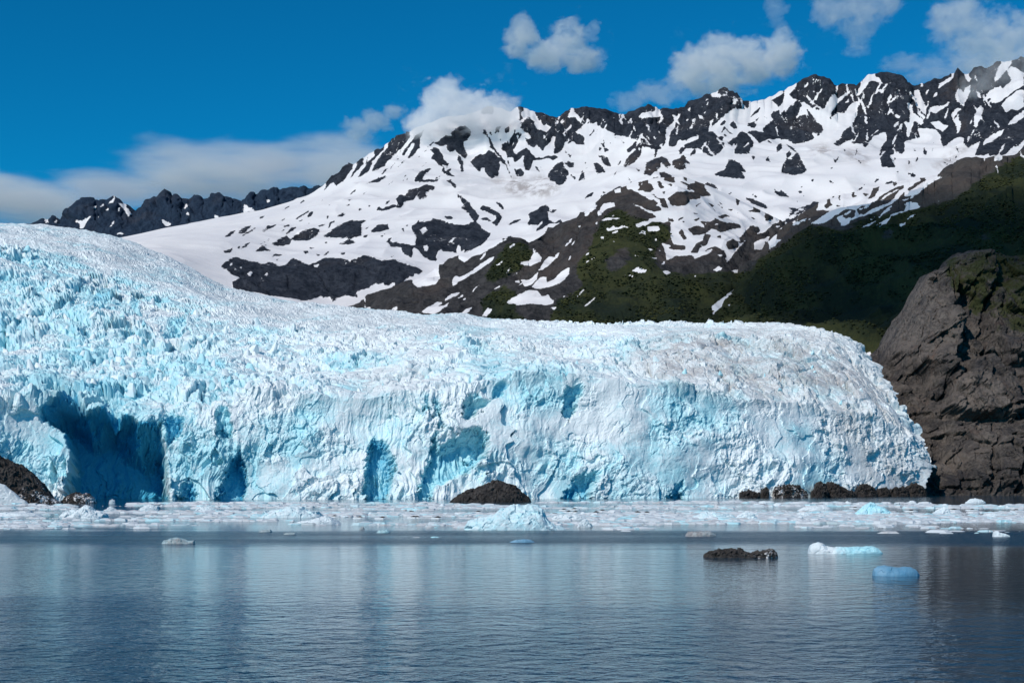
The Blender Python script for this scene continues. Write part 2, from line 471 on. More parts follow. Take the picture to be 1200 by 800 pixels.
put_all(ROCK, 720, 90, S1, [
 [(0,250),(90,250),(160,215),(225,170),(290,210),(330,215),(350,205),(400,205),(470,200),(520,160),(600,125),(680,115),(735,70),(800,95),(825,140),(870,160),(910,190),(880,225),(840,215),(790,220),(760,240),(720,280),(680,310),(650,345),(625,365),(660,370),(700,405),(740,385),(765,410),(745,430),(730,405),(740,470),(700,515),(650,535),(600,510),(560,480),(540,480),(545,515),(510,535),(500,520),(540,480),(480,480),(440,525),(430,510),(440,480),(500,440),(560,420),(565,390),(530,400),(480,430),(430,430),(410,470),(360,465),(370,400),(345,380),(345,430),(320,480),(290,490),(280,540),(265,540),(270,490),(215,470),(190,470),(180,520),(140,570),(90,600),(60,610),(80,560),(110,520),(150,475),(85,505),(90,480),(150,430),(100,410),(60,390),(50,350),(40,390),(0,395)],
 [(195,655),(215,575),(270,550),(310,535),(350,545),(380,590),(350,615),(310,570),(310,610),(240,665)],[(385,595),(390,565),(440,540),(465,520),(490,560),(515,585),(475,580),(480,620),(430,625)],[(300,640),(330,635),(380,660),(413,710),(360,700),(310,690)],[(215,690),(290,670),(300,690),(280,690)],[(155,760),(190,715),(240,710),(265,750),(240,775)],[(285,705),(310,700),(340,750),(310,750)],[(325,710),(390,720),(385,735)],[(425,695),(500,720),(560,710),(600,735),(650,800),(390,800),(440,770),(500,780),(550,770)],[(600,730),(620,705),(660,715),(698,750),(640,745)],[(665,655),(740,620),(770,540),(830,590),(890,640),(850,635),(875,685),(680,665)],
 [(0,780),(30,740),(80,745),(100,780),(160,800),(0,800)],
 [(700,320),(745,290),(750,310),(710,335)],[(770,320),(800,290),(825,345),(800,350)],[(700,390),(740,330),(745,345),(800,385),(780,390),(745,350)],[(755,440),(800,410),(820,410),(790,470)],[(805,500),(815,420),(850,365),(890,380),(935,450),(910,470),(910,510),(840,520)],[(890,330),(930,300),(955,320),(940,345)],[(885,365),(950,365),(1010,380),(1035,405),(970,450),(960,425)],[(990,350),(1060,290),(1050,260),(1100,220),(1110,250),(1143,220),(1143,420),(1040,415),(1010,380)],[(1085,510),(1090,460),(1120,445),(1125,475)],[(915,540),(930,525),(945,545),(930,560)],[(1015,560),(1030,530),(1050,580)],[(1060,760),(1110,780),(1100,800)],
])
put_all(ROCK, 720, 90, S1, [
 [(162,275),(190,240),(230,240),(300,225),(322,268)], [(345,350),(365,335),(420,270),(400,340),(370,390),(350,390)],[(490,220),(510,200),(505,235)],[(600,115),(660,100),(720,125),(700,140),(640,130)],[(730,130),(765,90),(750,130)],[(615,150),(630,150),(625,195)],[(475,300),(497,270),(490,300)],[(555,265),(580,260),(570,275)],[(590,245),(615,225),(605,245)],[(410,380),(430,310),(430,340),(420,390)],[(735,430),(745,420),(760,470),(745,470)],[(800,150),(825,150),(790,200)],
], 0.0)
put_all(ROCK, 860, 60, S1, [
 [(195,515),(250,470),(300,430),(310,470),(340,420),(370,370),(400,360),(420,330),(460,340),(490,385),(540,430),(580,470),(595,510),(590,545),(560,570),(510,600),(460,615),(400,620),(350,590),(300,590),(230,590),(170,620),(150,590),(90,540),(150,530),(200,545)],
 [(290,310),(340,280),(330,340),(300,380),(290,360),(250,330)],
 [(370,290),(440,210),(500,180),(540,165),(580,170),(640,175),(690,230),(680,280),(640,330),(615,380),(560,400),(530,390),(480,350),(440,330),(400,320)],
 [(690,320),(680,290),(700,240),(760,225),(820,240),(770,270),(720,300)],
 [(650,465),(680,420),(740,410),(790,350),(850,325),(830,380),(820,430),(780,500),(730,540),(710,590),(660,620),(700,640),(740,610),(800,590),(780,620),(860,620),(880,650),(900,620),(940,570),(1020,540),(1030,590),(985,640),(975,700),(990,775),(1090,780),(1060,730),(1040,700),(1143,680),(1143,180),(1060,155),(1000,145),(910,150),(850,210),(800,250),(700,345),(650,420)],
 [(5,600),(40,540),(70,540),(130,600),(130,640),(105,650),(110,685),(5,685)], [(285,640),(310,615),(325,640),(290,680)],[(320,790),(340,740),(380,720),(430,675),(455,730),(490,800),(320,800)], [(350,690),(375,665),(385,690),(360,730)], [(330,610),(400,650),(425,680),(400,670)], [(0,730),(40,750),(75,800),(0,800)], [(215,720),(230,700),(240,730)],[(120,700),(140,700),(135,730)],
 [(100,455),(140,400),(185,370),(160,410)], [(245,430),(270,395),(280,420)], [(90,490),(130,470),(155,500),(120,515)],
 [(540,555),(560,530),(590,500),(600,540)],
])
put_all(ROCK, 860, 60, S1, [
 [(460,250),(500,205),(495,235)],[(525,265),(545,265),(540,285)],[(530,185),(548,190),(545,220)],
 [(820,290),(830,260),(870,240),(915,190),(920,155),(970,180),(1000,225),(960,205),(920,190),(870,260),(830,300)],[(910,140),(1030,140),(1000,150)],[(870,430),(890,440),(895,490),(880,485)],[(885,595),(890,530),(900,520),(895,600)],[(1080,415),(1115,440),(1100,455),(1080,435)],[(690,510),(720,480),(760,440),(810,390),(830,400),(800,460),(760,510),(720,540)],[(865,385),(882,375),(875,400)],[(900,450),(915,415),(905,460)],
 [(445,340),(490,355),(520,400),(590,480),(600,510),(560,470),(490,390),(470,420),(445,430),(465,385)], [(610,380),(640,320),(670,285),(660,320),(630,370)], [(740,350),(770,315),(765,345)], [(520,540),(560,560),(545,580)],
], 0.0)
put_all(ROCK, 1000, 60, S1, [
 [(240,145),(300,165),(370,210),(410,240),(475,235),(540,180),(580,180),(660,150),(700,103),(730,140),(780,145),(850,110),(920,90),(1000,75),(1080,50),(1143,40),(1500,30),(1500,700),(1143,600),(1040,690),(960,700),(810,700),(850,600),(770,650),(740,615),(740,580),(690,575),(600,650),(580,560),(545,520),(430,520),(450,580),(420,590),(360,600),(310,640),(330,690),(240,700),(290,780),(190,770),(180,660),(225,600),(220,545)],
 [(470,640),(495,670),(490,695),(470,690)],
])
put_all(ROCK, 1000, 60, S1, [
 [(405,265),(440,258),(460,320),(490,380),(480,465),(465,440),(450,380),(425,380),(410,310)],
 [(360,340),(390,360),(400,420),(470,455),(460,490),(410,470),(390,510),(370,590),(355,560),(360,510),(335,470),(375,480),(380,400)],
 [(20,290),(50,230),(110,160),(140,165),(200,225),(160,205),(110,200),(50,285)], [(100,150),(130,137),(230,140),(200,148)],
 [(565,260),(575,220),(640,180),(680,155),(660,190),(590,235)], [(530,315),(555,270),(568,285)], [(735,150),(770,160),(790,190),(775,210),(750,180)],
 [(680,300),(700,240),(740,280),(750,250),(790,220),(770,300),(740,370),(690,330)],
 [(515,380),(560,365),(600,370),(650,330),(640,360),(550,420),(515,400)],
 [(655,430),(690,380),(725,385),(700,440),(720,490),(710,545),(695,550),(690,500),(660,450)],
 [(520,475),(570,465),(600,490),(640,500),(600,540),(545,510)],
 [(810,430),(850,365),(870,385),(850,450),(820,515),(808,490)],
 [(870,335),(900,280),(950,240),(1000,250),(1060,200),(1030,130),(1060,100),(1143,150),(1143,230),(1080,265),(980,340),(930,350),(920,310)],
 [(940,190),(975,110),(1000,70),(1080,50),(1040,110),(970,185)],
 [(990,360),(1040,310),(1100,265),(1143,260),(1143,370),(1100,400),(1060,390),(1020,410)],
 [(1030,495),(1080,440),(1143,395),(1143,440),(1090,480)],
 [(865,630),(880,595),(940,560),(1015,520),(990,560),(920,610)],
 [(855,710),(900,705),(930,730),(870,730)], [(950,710),(975,690),(1010,705),(970,740)],
 [(280,420),(300,425),(315,450),(290,450)],[(330,260),(345,265),(340,278)],[(170,260),(185,255),(205,280),(190,280)],[(910,500),(925,505),(920,515)],[(955,415),(970,418),(962,428)],
], 0.0)
put_all(ROCK, 240, 220, S2, [
 [(100,495),(130,460),(190,430),(225,440),(300,455),(350,480),(410,465),(470,490),(520,470),(550,435),(600,460),(650,480),(690,470),(740,440),(800,435),(850,440),(920,460),(985,420),(1067,435),(1067,590),(1030,620),(990,640),(950,650),(955,690),(920,680),(880,670),(830,690),(800,715),(780,680),(740,690),(720,680),(660,705),(600,705),(540,690),(470,680),(400,670),(310,655),(250,650),(180,630),(170,590),(220,560),(170,540),(125,510)],
 [(125,305),(160,275),(205,255),(180,285),(140,310)],[(205,285),(225,255),(300,230),(260,275),(225,290)],[(215,305),(260,280),(330,237),(300,270),(240,300)],[(360,270),(400,245),(455,225),(430,245),(370,275)],
 [(115,395),(150,385),(190,370),(160,405),(125,410)],[(195,385),(230,350),(215,380)],[(215,385),(250,355),(290,335),(260,370)],
 [(310,400),(360,360),(400,385),(430,395),(370,395)],[(415,355),(470,315),(510,300),(545,325),(530,360),(450,365)],[(500,295),(540,250),(575,245),(545,275)],[(540,320),(570,290),(620,265),(680,250),(720,265),(700,305),(640,330),(560,335)],[(690,245),(740,230),(765,230),(720,245)],
 [(735,305),(770,280),(830,240),(900,205),(1020,200),(980,225),(980,300),(940,315),(860,320)],[(815,345),(870,340),(900,320),(950,340),(900,350),(860,355)],
 [(410,435),(440,412),(500,420),(450,430)],[(610,400),(640,390),(655,405),(630,415)],[(555,205),(600,170),(660,137),(640,160),(590,190)],[(575,215),(620,190),(610,210)],[(640,190),(650,155),(680,145),(675,165)],
 [(820,178),(860,158),(885,165),(860,178)],[(870,110),(900,100),(920,105),(895,115)],[(870,80),(930,65),(910,80)],[(890,150),(940,120),(920,140)],
 [(960,740),(1000,735),(1067,690),(1067,765),(1010,760),(1050,740),(990,745)],
 [(955,130),(975,125),(990,138),(960,145)],[(1015,110),(1030,105),(1035,130)],[(1030,275),(1067,258),(1067,275)],[(320,365),(370,335),(420,310),(380,340)],[(745,348),(770,335),(765,355)],[(840,410),(880,405),(870,420)],[(690,412),(730,420),(710,428)],[(365,432),(385,426),(380,438)],[(720,85),(745,70),(735,85)],
])
put_all(ROCK, 240, 220, S2, [
 [(150,480),(175,465),(165,490)],[(265,540),(285,515),(300,530),(285,555)],[(365,550),(400,525),(390,545)],[(215,490),(240,500),(225,505)],[(675,485),(720,480),(700,498)],[(235,455),(320,455),(300,465)],
], 0.0)
put_all(ROCK, 400, 220, S2, [
 [(180,275),(230,230),(290,230),(300,260),(240,280)],
 [(215,140),(230,120),(260,130),(310,110),(350,100),(340,65),(390,45),(430,10),(480,15),(540,50),(500,80),(470,50),(455,75),(400,85),(380,125),(330,125),(270,145)],
 [(715,35),(740,45),(800,90),(830,140),(860,170),(855,195),(830,220),(800,165),(745,120),(770,110)],
 [(865,135),(885,110),(930,125),(990,160),(1005,190),(970,240),(960,235),(930,215),(860,195),(905,185),(950,215),(975,185),(930,160)],
 [(965,90),(990,95),(1030,145),(1000,130)],
 [(440,240),(480,215),(555,210),(570,190),(640,205),(700,230),(770,235),(810,215),(850,215),(890,260),(940,290),(920,310),(900,340),(870,360),(800,400),(750,410),(740,360),(720,370),(725,410),(690,400),(650,400),(610,390),(590,430),(600,460),(560,455),(510,430),(490,400),(450,370),(440,440),(390,410),(370,370),(310,370),(285,330),(350,345),(400,355),(460,360),(470,310),(440,270)],
 [(0,465),(60,450),(130,425),(200,440),(260,455),(330,445),(400,475),(470,495),(515,520),(480,540),(400,570),(380,600),(330,600),(290,610),(260,595),(190,610),(150,630),(90,650),(100,690),(60,680),(30,660),(0,680)],
 [(130,740),(180,700),(220,680),(300,625),(360,605),(400,590),(450,600),(470,625),(590,605),(620,560),(600,520),(680,470),(720,440),(770,465),(820,430),(880,410),(960,370),(1000,340),(1030,310),(1067,300),(1067,860),(0,860),(0,790),(120,755)],
 [(320,235),(345,238),(335,250)],[(375,250),(390,250),(395,290)],[(340,180),(380,178),(370,188)],[(640,175),(700,185),(690,200),(650,195)],[(390,228),(425,235),(410,243)],
])
put_all(ROCK, 400, 220, S2, [
 [(490,260),(520,245),(540,265),(510,290)],[(510,365),(530,360),(560,385),(520,390)],
 [(690,590),(710,550),(740,560),(800,530),(850,490),(920,440),(965,420),(940,450),(850,520),(770,570),(700,610)],[(640,700),(680,665),(750,650),(710,680),(650,705)],[(500,775),(600,710),(640,715),(600,740),(640,735),(690,710),(620,770),(580,790)],[(300,765),(350,740),(345,765)],[(730,800),(780,760),(825,740),(790,785)],[(870,800),(930,750),(950,765),(900,800)],[(1025,725),(1067,690),(1067,720)],[(750,700),(785,685),(770,700)],
 [(120,750),(165,715),(180,712),(140,750),(195,742),(180,755)],
], 0.0)
put_all(ROCK, 560, 220, S2, [
 [(70,440),(130,360),(190,310),(270,320),(320,345),(370,315),(430,290),(480,250),(540,240),(640,180),(720,110),(780,60),(840,30),(900,20),(960,10),(1067,70),(1067,860),(0,860),(0,520)],
 [(320,160),(400,115),(430,105),(450,130),(440,150),(440,200),(480,215),(520,195),(530,220),(480,225),(440,230),(400,260),(360,275),(380,235),(330,230),(300,235),(325,205)], [(430,145),(470,135),(500,145),(460,160)], [(180,235),(230,205),(280,195),(240,220)], [(660,75),(690,40),(720,30),(715,50)], [(765,30),(800,25),(790,35)],
])
put_all(ROCK, 560, 220, S2, [
 [(0,500),(60,450),(110,420),(90,450),(20,510)],
 [(665,175),(700,140),(755,100),(740,125),(680,175)],[(745,165),(790,95),(850,90),(855,120),(800,130),(760,165)],[(920,65),(960,85),(1067,140),(1067,150),(990,115)],[(835,30),(870,5),(905,30),(870,35)],
 [(735,215),(780,185),(890,190),(980,235),(970,245),(900,215),(850,210),(780,205),(740,235)],[(795,255),(850,240),(915,250),(860,265),(800,272)],[(985,230),(1030,205),(1067,205),(1067,230),(1000,240)],
 [(250,470),(320,455),(345,410),(340,375),(400,435),(390,460),(330,490),(280,480)],[(380,520),(410,460),(440,430),(490,430),(460,470),(410,510)],[(290,615),(270,575),(320,580),(380,530),(370,570),(330,610)],[(335,620),(390,560),(430,555),(430,590),(480,570),(530,520),(575,500),(570,540),(510,600),(440,620),(380,632)],[(175,720),(230,680),(320,640),(370,640),(400,680),(440,670),(475,715),(430,735),(330,725),(250,730)],[(440,750),(490,740),(480,760)],[(20,800),(60,750),(95,760),(60,800)],
 [(955,530),(975,505),(1060,515),(1030,530)],[(895,545),(975,547),(970,557)],[(220,585),(265,580),(260,595)],[(575,340),(590,335),(585,345)],[(620,245),(650,230),(640,245)],
], 0.0)
put_all(ROCK, 700, 180, S2, [
 [(0,360),(30,290),(20,265),(80,240),(130,205),(180,220),(210,245),(280,270),(340,300),(350,285),(385,320),(405,360),(350,365),(290,340),(240,320),(180,285),(210,320),(230,345),(280,350),(340,375),(370,400),(320,410),(260,430),(230,440),(180,420),(140,405),(60,400),(0,430)],
 [(440,280),(500,240),(560,235),(620,245),(655,280),(580,290),(560,320),(510,330),(460,315)],
 [(500,165),(560,200),(640,185),(710,265),(650,265),(600,230)],[(660,195),(690,178),(740,200),(760,225),(700,215)],
 [(340,265),(420,280),(450,345),(400,335),(390,290)],
 [(0,430),(60,410),(150,410),(230,450),(310,430),(330,425),(460,430),(460,520),(480,580),(400,560),(380,520),(420,600),(430,640),(430,665),(500,640),(590,635),(610,660),(650,640),(740,590),(800,620),(810,680),(840,640),(900,570),(960,520),(1067,480),(1067,1110),(0,1110)],
 [(440,590),(480,570),(545,570),(550,600),(490,605)],[(510,490),(530,470),(560,535),(540,540)],
 [(565,470),(620,450),(680,465),(640,420),(700,425),(740,410),(800,430),(890,440),(900,465),(830,475),(770,495),(720,465),(690,490),(640,510),(600,510)],[(580,620),(620,560),(660,540),(670,500),(710,510),(680,570),(640,590),(630,620)],
 [(750,390),(800,380),(830,395),(790,415)],[(805,555),(850,530),(885,560),(880,590),(820,600)],[(885,530),(920,490),(960,450),(1005,455),(1020,485),(960,520),(900,560)],[(940,360),(990,345),(1035,365),(980,370)],[(920,270),(970,285),(1060,320),(1060,350),(960,310)],[(865,290),(885,290),(890,320),(870,325)],[(1045,380),(1067,380),(1067,430)],[(640,630),(700,590),(740,575),(800,610),(780,620),(700,600)],
 [(400,240),(425,238),(420,255)],[(430,420),(470,405),(480,425)],[(530,425),(550,425),(540,432)],[(595,370),(640,375),(610,382)],[(600,415),(650,395),(620,425)],[(645,345),(680,350),(670,355)],[(685,300),(730,325),(720,340)],[(815,255),(845,230),(835,255)],[(775,330),(790,330),(785,350)],[(810,340),(850,350),(830,362)],[(865,375),(885,370),(880,380)],[(740,520),(770,510),(775,530)],[(25,243),(40,235),(55,243),(40,250)],[(195,190),(220,165),(220,180)],
])
put_all(ROCK, 700, 180, S2, [
 [(85,240),(130,220),(160,240),(110,248)],[(0,370),(40,310),(105,305),(110,330),(50,350),(10,378)],
 [(310,460),(370,455),(395,480),(320,488)],[(50,465),(150,458),(165,465),(70,483)],[(345,530),(375,530),(370,543)],
 [(600,660),(650,630),(740,585),(700,620)],[(740,630),(790,635),(770,645)],[(720,725),(760,700),(790,720),(740,735)],[(835,730),(880,730),(970,700),(900,750),(880,760)],[(975,600),(1000,550),(1067,520),(1067,600)],[(205,740),(250,715),(315,730),(290,745)],[(150,755),(230,765),(220,772)],[(405,735),(440,730),(465,745),(430,757)],[(600,755),(620,760),(615,775)],[(795,660),(850,600),(880,590),(820,670)],
 [(240,440),(310,420),(350,420),(300,450),(250,458)],[(310,590),(360,600),(330,605)],[(300,645),(380,650),(370,658)],[(390,700),(430,665),(420,690)],[(275,480),(300,490),(305,515),(285,500)],
], 0.0)
put_all(ROCK, 860, 170, S2, [
 [(0,690),(60,640),(120,590),(200,540),(250,490),(320,460),(350,420),(420,390),(500,355),(540,360),(520,400),(600,410),(560,440),(480,490),(560,490),(640,440),(700,400),(760,410),(800,380),(870,380),(900,330),(1000,270),(1067,250),(1067,1300),(0,1300)],
 [(245,275),(270,290),(300,285),(355,330),(280,320)],[(385,285),(435,285),(420,300)],[(330,390),(390,395),(370,415)],[(65,325),(100,340),(140,350),(220,390),(190,395),(110,355)],[(190,440),(220,435),(245,465),(200,475)],[(720,310),(780,320),(750,330)],[(765,290),(825,240),(800,280)],[(880,270),(910,275),(880,320),(830,340)],[(945,230),(1000,230),(1010,260),(970,250)],[(875,230),(910,200),(900,225)],[(800,300),(850,305),(820,320)],[(605,335),(620,318),(640,330),(625,345)],[(95,440),(150,470),(120,465)],[(80,415),(140,400),(180,425),(120,420)],
 [(290,175),(340,110),(390,45),(430,100),(455,170),(390,190)],[(425,315),(445,312),(440,325)],[(555,380),(600,355),(620,370),(580,395)],[(640,370),(690,385),(640,385)],[(650,335),(690,340),(660,345)],[(830,185),(855,165),(850,180)],[(1010,160),(1045,175),(1020,178)],[(385,345),(405,355),(395,360)],
])
put_all(ROCK, 860, 170, S2, [
 [(130,650),(125,610),(230,565),(210,600),(305,590),(230,650),(180,655)],[(485,490),(540,460),(590,430),(615,415),(560,470),(530,495)],[(640,455),(670,440),(700,460),(730,450),(720,490),(680,510)],[(800,440),(870,405),(960,370),(1000,350),(1040,310),(1067,270),(1067,290),(1020,340),(940,385),(850,415)],[(840,470),(900,435),(890,450)],[(960,435),(1067,410),(1020,440)],[(0,780),(60,775),(110,755),(60,790),(0,795)],[(250,510),(290,500),(280,515)],
 [(515,410),(540,365),(570,360),(560,400),(540,410)],[(720,390),(735,350),(790,340),(770,380),(740,398)],[(830,390),(850,345),(900,320),(880,370),(840,400)],[(895,370),(940,320),(990,285),(970,310),(920,360)],[(750,440),(765,405),(780,420)],[(460,465),(480,455),(480,467)],
], 0.0)
put_all(ROCK, 1000, 170, S2, [
 [(400,310),(430,280),(520,200),(580,150),(640,110),(700,80),(800,85),(890,75),(950,85),(1020,60),(1067,0),(1600,-60),(1600,1300),(0,1300),(0,500),(60,440),(200,380),(260,330)],
 [(340,275),(380,240),(470,200),(490,200),(420,240),(350,290)],[(140,370),(220,320),(240,290),(320,260),(290,300),(230,340),(160,375)],[(80,390),(130,350),(130,390),(90,400)],[(330,175),(380,180),(405,205),(360,195)],[(130,235),(165,200),(160,225)],[(195,235),(240,225),(275,250),(230,255)],
])
put_all(ROCK, 1000, 170, S2, [
 [(45,450),(120,400),(200,370),(240,350),(290,280),(330,265),(300,300),(270,350),(170,400),(70,445)],[(330,310),(390,280),(440,250),(520,200),(575,195),(480,240),(420,270),(380,310)],[(220,440),(320,410),(330,380),(410,350),(400,370),(425,385),(380,400),(310,420),(250,445)],[(100,465),(150,440),(110,472)],[(175,420),(240,400),(210,420)],[(500,358),(545,348),(540,356)],
 [(800,75),(870,90),(830,95)],[(890,65),(950,75),(910,100)],
], 0.0)
put_all(ROCK, 760, 260, 5.0, [
 [(370,490),(420,455),(525,375),(500,410),(440,460),(430,490),(375,550)],[(340,580),(360,560),(350,585)],[(480,285),(540,280),(612,255),(560,290),(520,310)],[(460,485),(480,480),(475,495)],[(80,290),(130,293),(120,305)],[(395,545),(415,535),(410,550)],
], 0.0)

# thin avalanche chutes of snow down the rock faces, and thin ribs of rock standing out of the snow below them
def slivers(count, x0, x1, y0, y1, on_rock, lean, length, width, value, seed):
    r = np.random.default_rng(seed)
    made = 0
    src = ROCK.copy()
    for _ in range(count * 30):
        if made >= count:
            break
        px, py = r.uniform(x0, x1), r.uniform(y0, y1)
        if (src[int((py - RY0) * RS), int((px - RX0) * RS)] > 0.5) != on_rock:
            continue
        a = math.radians(r.choice(lean) + r.normal(0, 9))
        L, W = r.uniform(*length), r.uniform(*width)
        left_side, right_side = [], []
        k = 6
        for i in range(k + 1):
            t = i / k
            w = W * (0.25 + 0.75 * math.sin(math.pi * min(1, t * 0.9 + 0.08))) * r.uniform(0.6, 1.3)
            cx_ = px + math.sin(a) * L * t + r.normal(0, 0.5)
            cy_ = py + math.cos(a) * L * t
            left_side.append((cx_ - w * math.cos(a), cy_ + w * math.sin(a)))
            right_side.append((cx_ + w * math.cos(a), cy_ - w * math.sin(a)))
        fill(ROCK, left_side + right_side[::-1], value)
        made += 1
slivers(48, 740, 1010, 100, 170, True, (-35, -20, 25, 38), (7, 22), (0.5, 1.2), 0.0, 1)
slivers(60, 1000, 1290, 80, 185, True, (-38, -25, -30, 30), (8, 26), (0.5, 1.5), 0.0, 2)
slivers(35, 600, 750, 128, 175, True, (-30, 30), (6, 16), (0.5, 1.0), 0.0, 3)
slivers(24, 880, 1130, 120, 190, False, (-30, 35), (5, 14), (0.5, 1.1), 1.0, 4)
slivers(30, 560, 740, 150, 205, False, (-20, 25, 35), (5, 16), (0.5, 1.1), 1.0, 5)
slivers(30, 410, 530, 160, 215, False, (-42, -38), (6, 18), (0.4, 0.9), 1.0, 6)
slivers(36, 300, 560, 215, 310, False, (-62, -70, -55), (4, 14), (0.4, 1.0), 1.0, 7)
slivers(34, 730, 1000, 190, 290, False, (55, 62, -60), (4, 12), (0.4, 1.1), 1.0, 8)
slivers(26, 480, 700, 250, 350, True, (-52, -48, -58), (6, 18), (0.4, 1.2), 0.0, 9)
slivers(30, 880, 1080, 205, 262, True, (-62, -66), (8, 24), (0.5, 1.4), 0.0, 10)
slivers(26, 700, 860, 230, 300, True, (70, -70), (4, 12), (0.5, 1.2), 0.0, 11)

# scrub, brown rock and dirty snow
for p in ([(563,330),(585,298),(600,282),(620,285),(626,300),(600,322),(575,330)], [(560,352),(590,335),(612,345),(600,365),(640,380),(575,380)],
          [(672,318),(690,295),(702,262),(720,240),(735,252),(780,262),(790,280),(765,290),(770,312),(800,322),(850,318),(880,320),(850,395),(640,390),(652,352),(690,335)],
          [(835,400),(850,360),(868,335),(890,302),(920,284),(950,262),(975,268),(1000,260),(1020,252),(1050,250),(1090,242),(1120,232),(1150,208),(1190,185),(1300,165),(1300,430),(1000,440)]):
    fill(SCRUB, p, 1.0)
for p in ([(1028,290),(1036,262),(1052,258),(1046,278),(1036,286)], [(1072,272),(1078,256),(1090,256),(1082,270)], [(975,268),(990,258),(1010,262),(985,275)], [(962,310),(975,300),(982,306),(970,318)], [(930,348),(955,330),(950,342)],
          [(1140,275),(1165,268),(1170,280),(1150,288)], [(800,345),(815,340),(820,350),(805,352)], [(710,300),(735,285),(745,300),(725,320),(700,318)]):
    fill(SCRUB, p, 0.25)
for p in ([(640,275),(690,245),(720,222),(770,205),(830,210),(880,230),(900,262),(860,290),(800,315),(740,300),(690,300),(640,330),(600,330)], [(870,300),(930,255),(960,236),(1100,200),(1165,180),(1180,190),(1100,240),(960,262),(900,300)], [(480,345),(515,318),(530,335),(505,350)],
          [(970,105),(1000,98),(1005,105),(985,115)], [(1100,112),(1125,80),(1135,95),(1125,110),(1105,120)], [(1120,135),(1135,128),(1130,160),(1122,155)]):
    fill(BROWN, p, 0.65)
fill(BROWN, [(735,185),(800,175),(830,200),(800,215),(735,215)], 0.8)
for p in ([(594,219),(600,208),(605,203),(613,212),(612,232),(598,226)], [(628,222),(640,208),(650,222),(640,232)], [(947,180),(963,168),(972,174),(980,182),(958,181)], [(982,181),(1000,175),(1018,186),(1021,196),(1008,190)],
          [(1058,198),(1067,189),(1078,182),(1070,197)], [(565,205),(600,228),(640,232),(660,222),(640,205),(600,214)], [(1085,200),(1125,172),(1140,170),(1110,195)]):
    fill(DIRT, p, 0.75)
# bare rock of the far ridge (everything but the snow patches)
FAR = canvas() + 1.0
put_all(FAR, 40, 200, 6.0, [
 [(275,355),(310,350),(340,355),(415,305),(370,360),(345,405),(320,400),(320,370)],[(510,245),(550,200),(575,185),(560,220)],[(580,220),(640,245),(690,305),(660,320),(640,280)],[(525,400),(560,355),(575,345),(545,390)],[(895,340),(930,355),(970,380),(930,395),(905,370)],[(1040,280),(1070,230),(1085,250)],[(585,255),(605,260),(600,290)],[(450,270),(490,225),(490,245)],[(485,290),(520,258),(525,270)],[(425,195),(500,210),(440,205)],[(440,335),(470,305),(450,335)],[(1070,290),(1095,300),(1075,312)],[(420,245),(435,245),(430,285)],[(570,445),(610,430),(640,450)],[(70,350),(120,365),(90,368)],[(135,365),(165,335),(160,365)],
], 0.0)
put_all(FAR, 220, 200, 6.0, [
 [(390,295),(395,230),(430,255),(485,285),(420,290)],[(545,200),(560,230),(590,210)],[(185,305),(230,330),(185,335)],
], 0.0)
def extend_above(cv, crest, margin=3.0):
    """Ground just under a crest also covers the crest itself."""
    cv = cv.copy()
    cx_ = np.arange(cv.shape[1]) / RS + RX0
    line = np.interp(cx_, [c[0] for c in crest], [c[1] for c in crest])
    row = np.clip(((line + margin - RY0) * RS).astype(int), 0, cv.shape[0] - 1)
    val = cv[row, np.arange(cv.shape[1])]
    above = np.arange(cv.shape[0])[:, None] < row[None, :]
    return np.where(above, val[None, :], cv)
SOFT_EDGE = 0.7
SCRUBB = blur(SCRUB, 7.0); BROWNB = blur(BROWN, 5.0); DIRTB = blur(DIRT, 4.0); FARB = blur(FAR, 0.8)

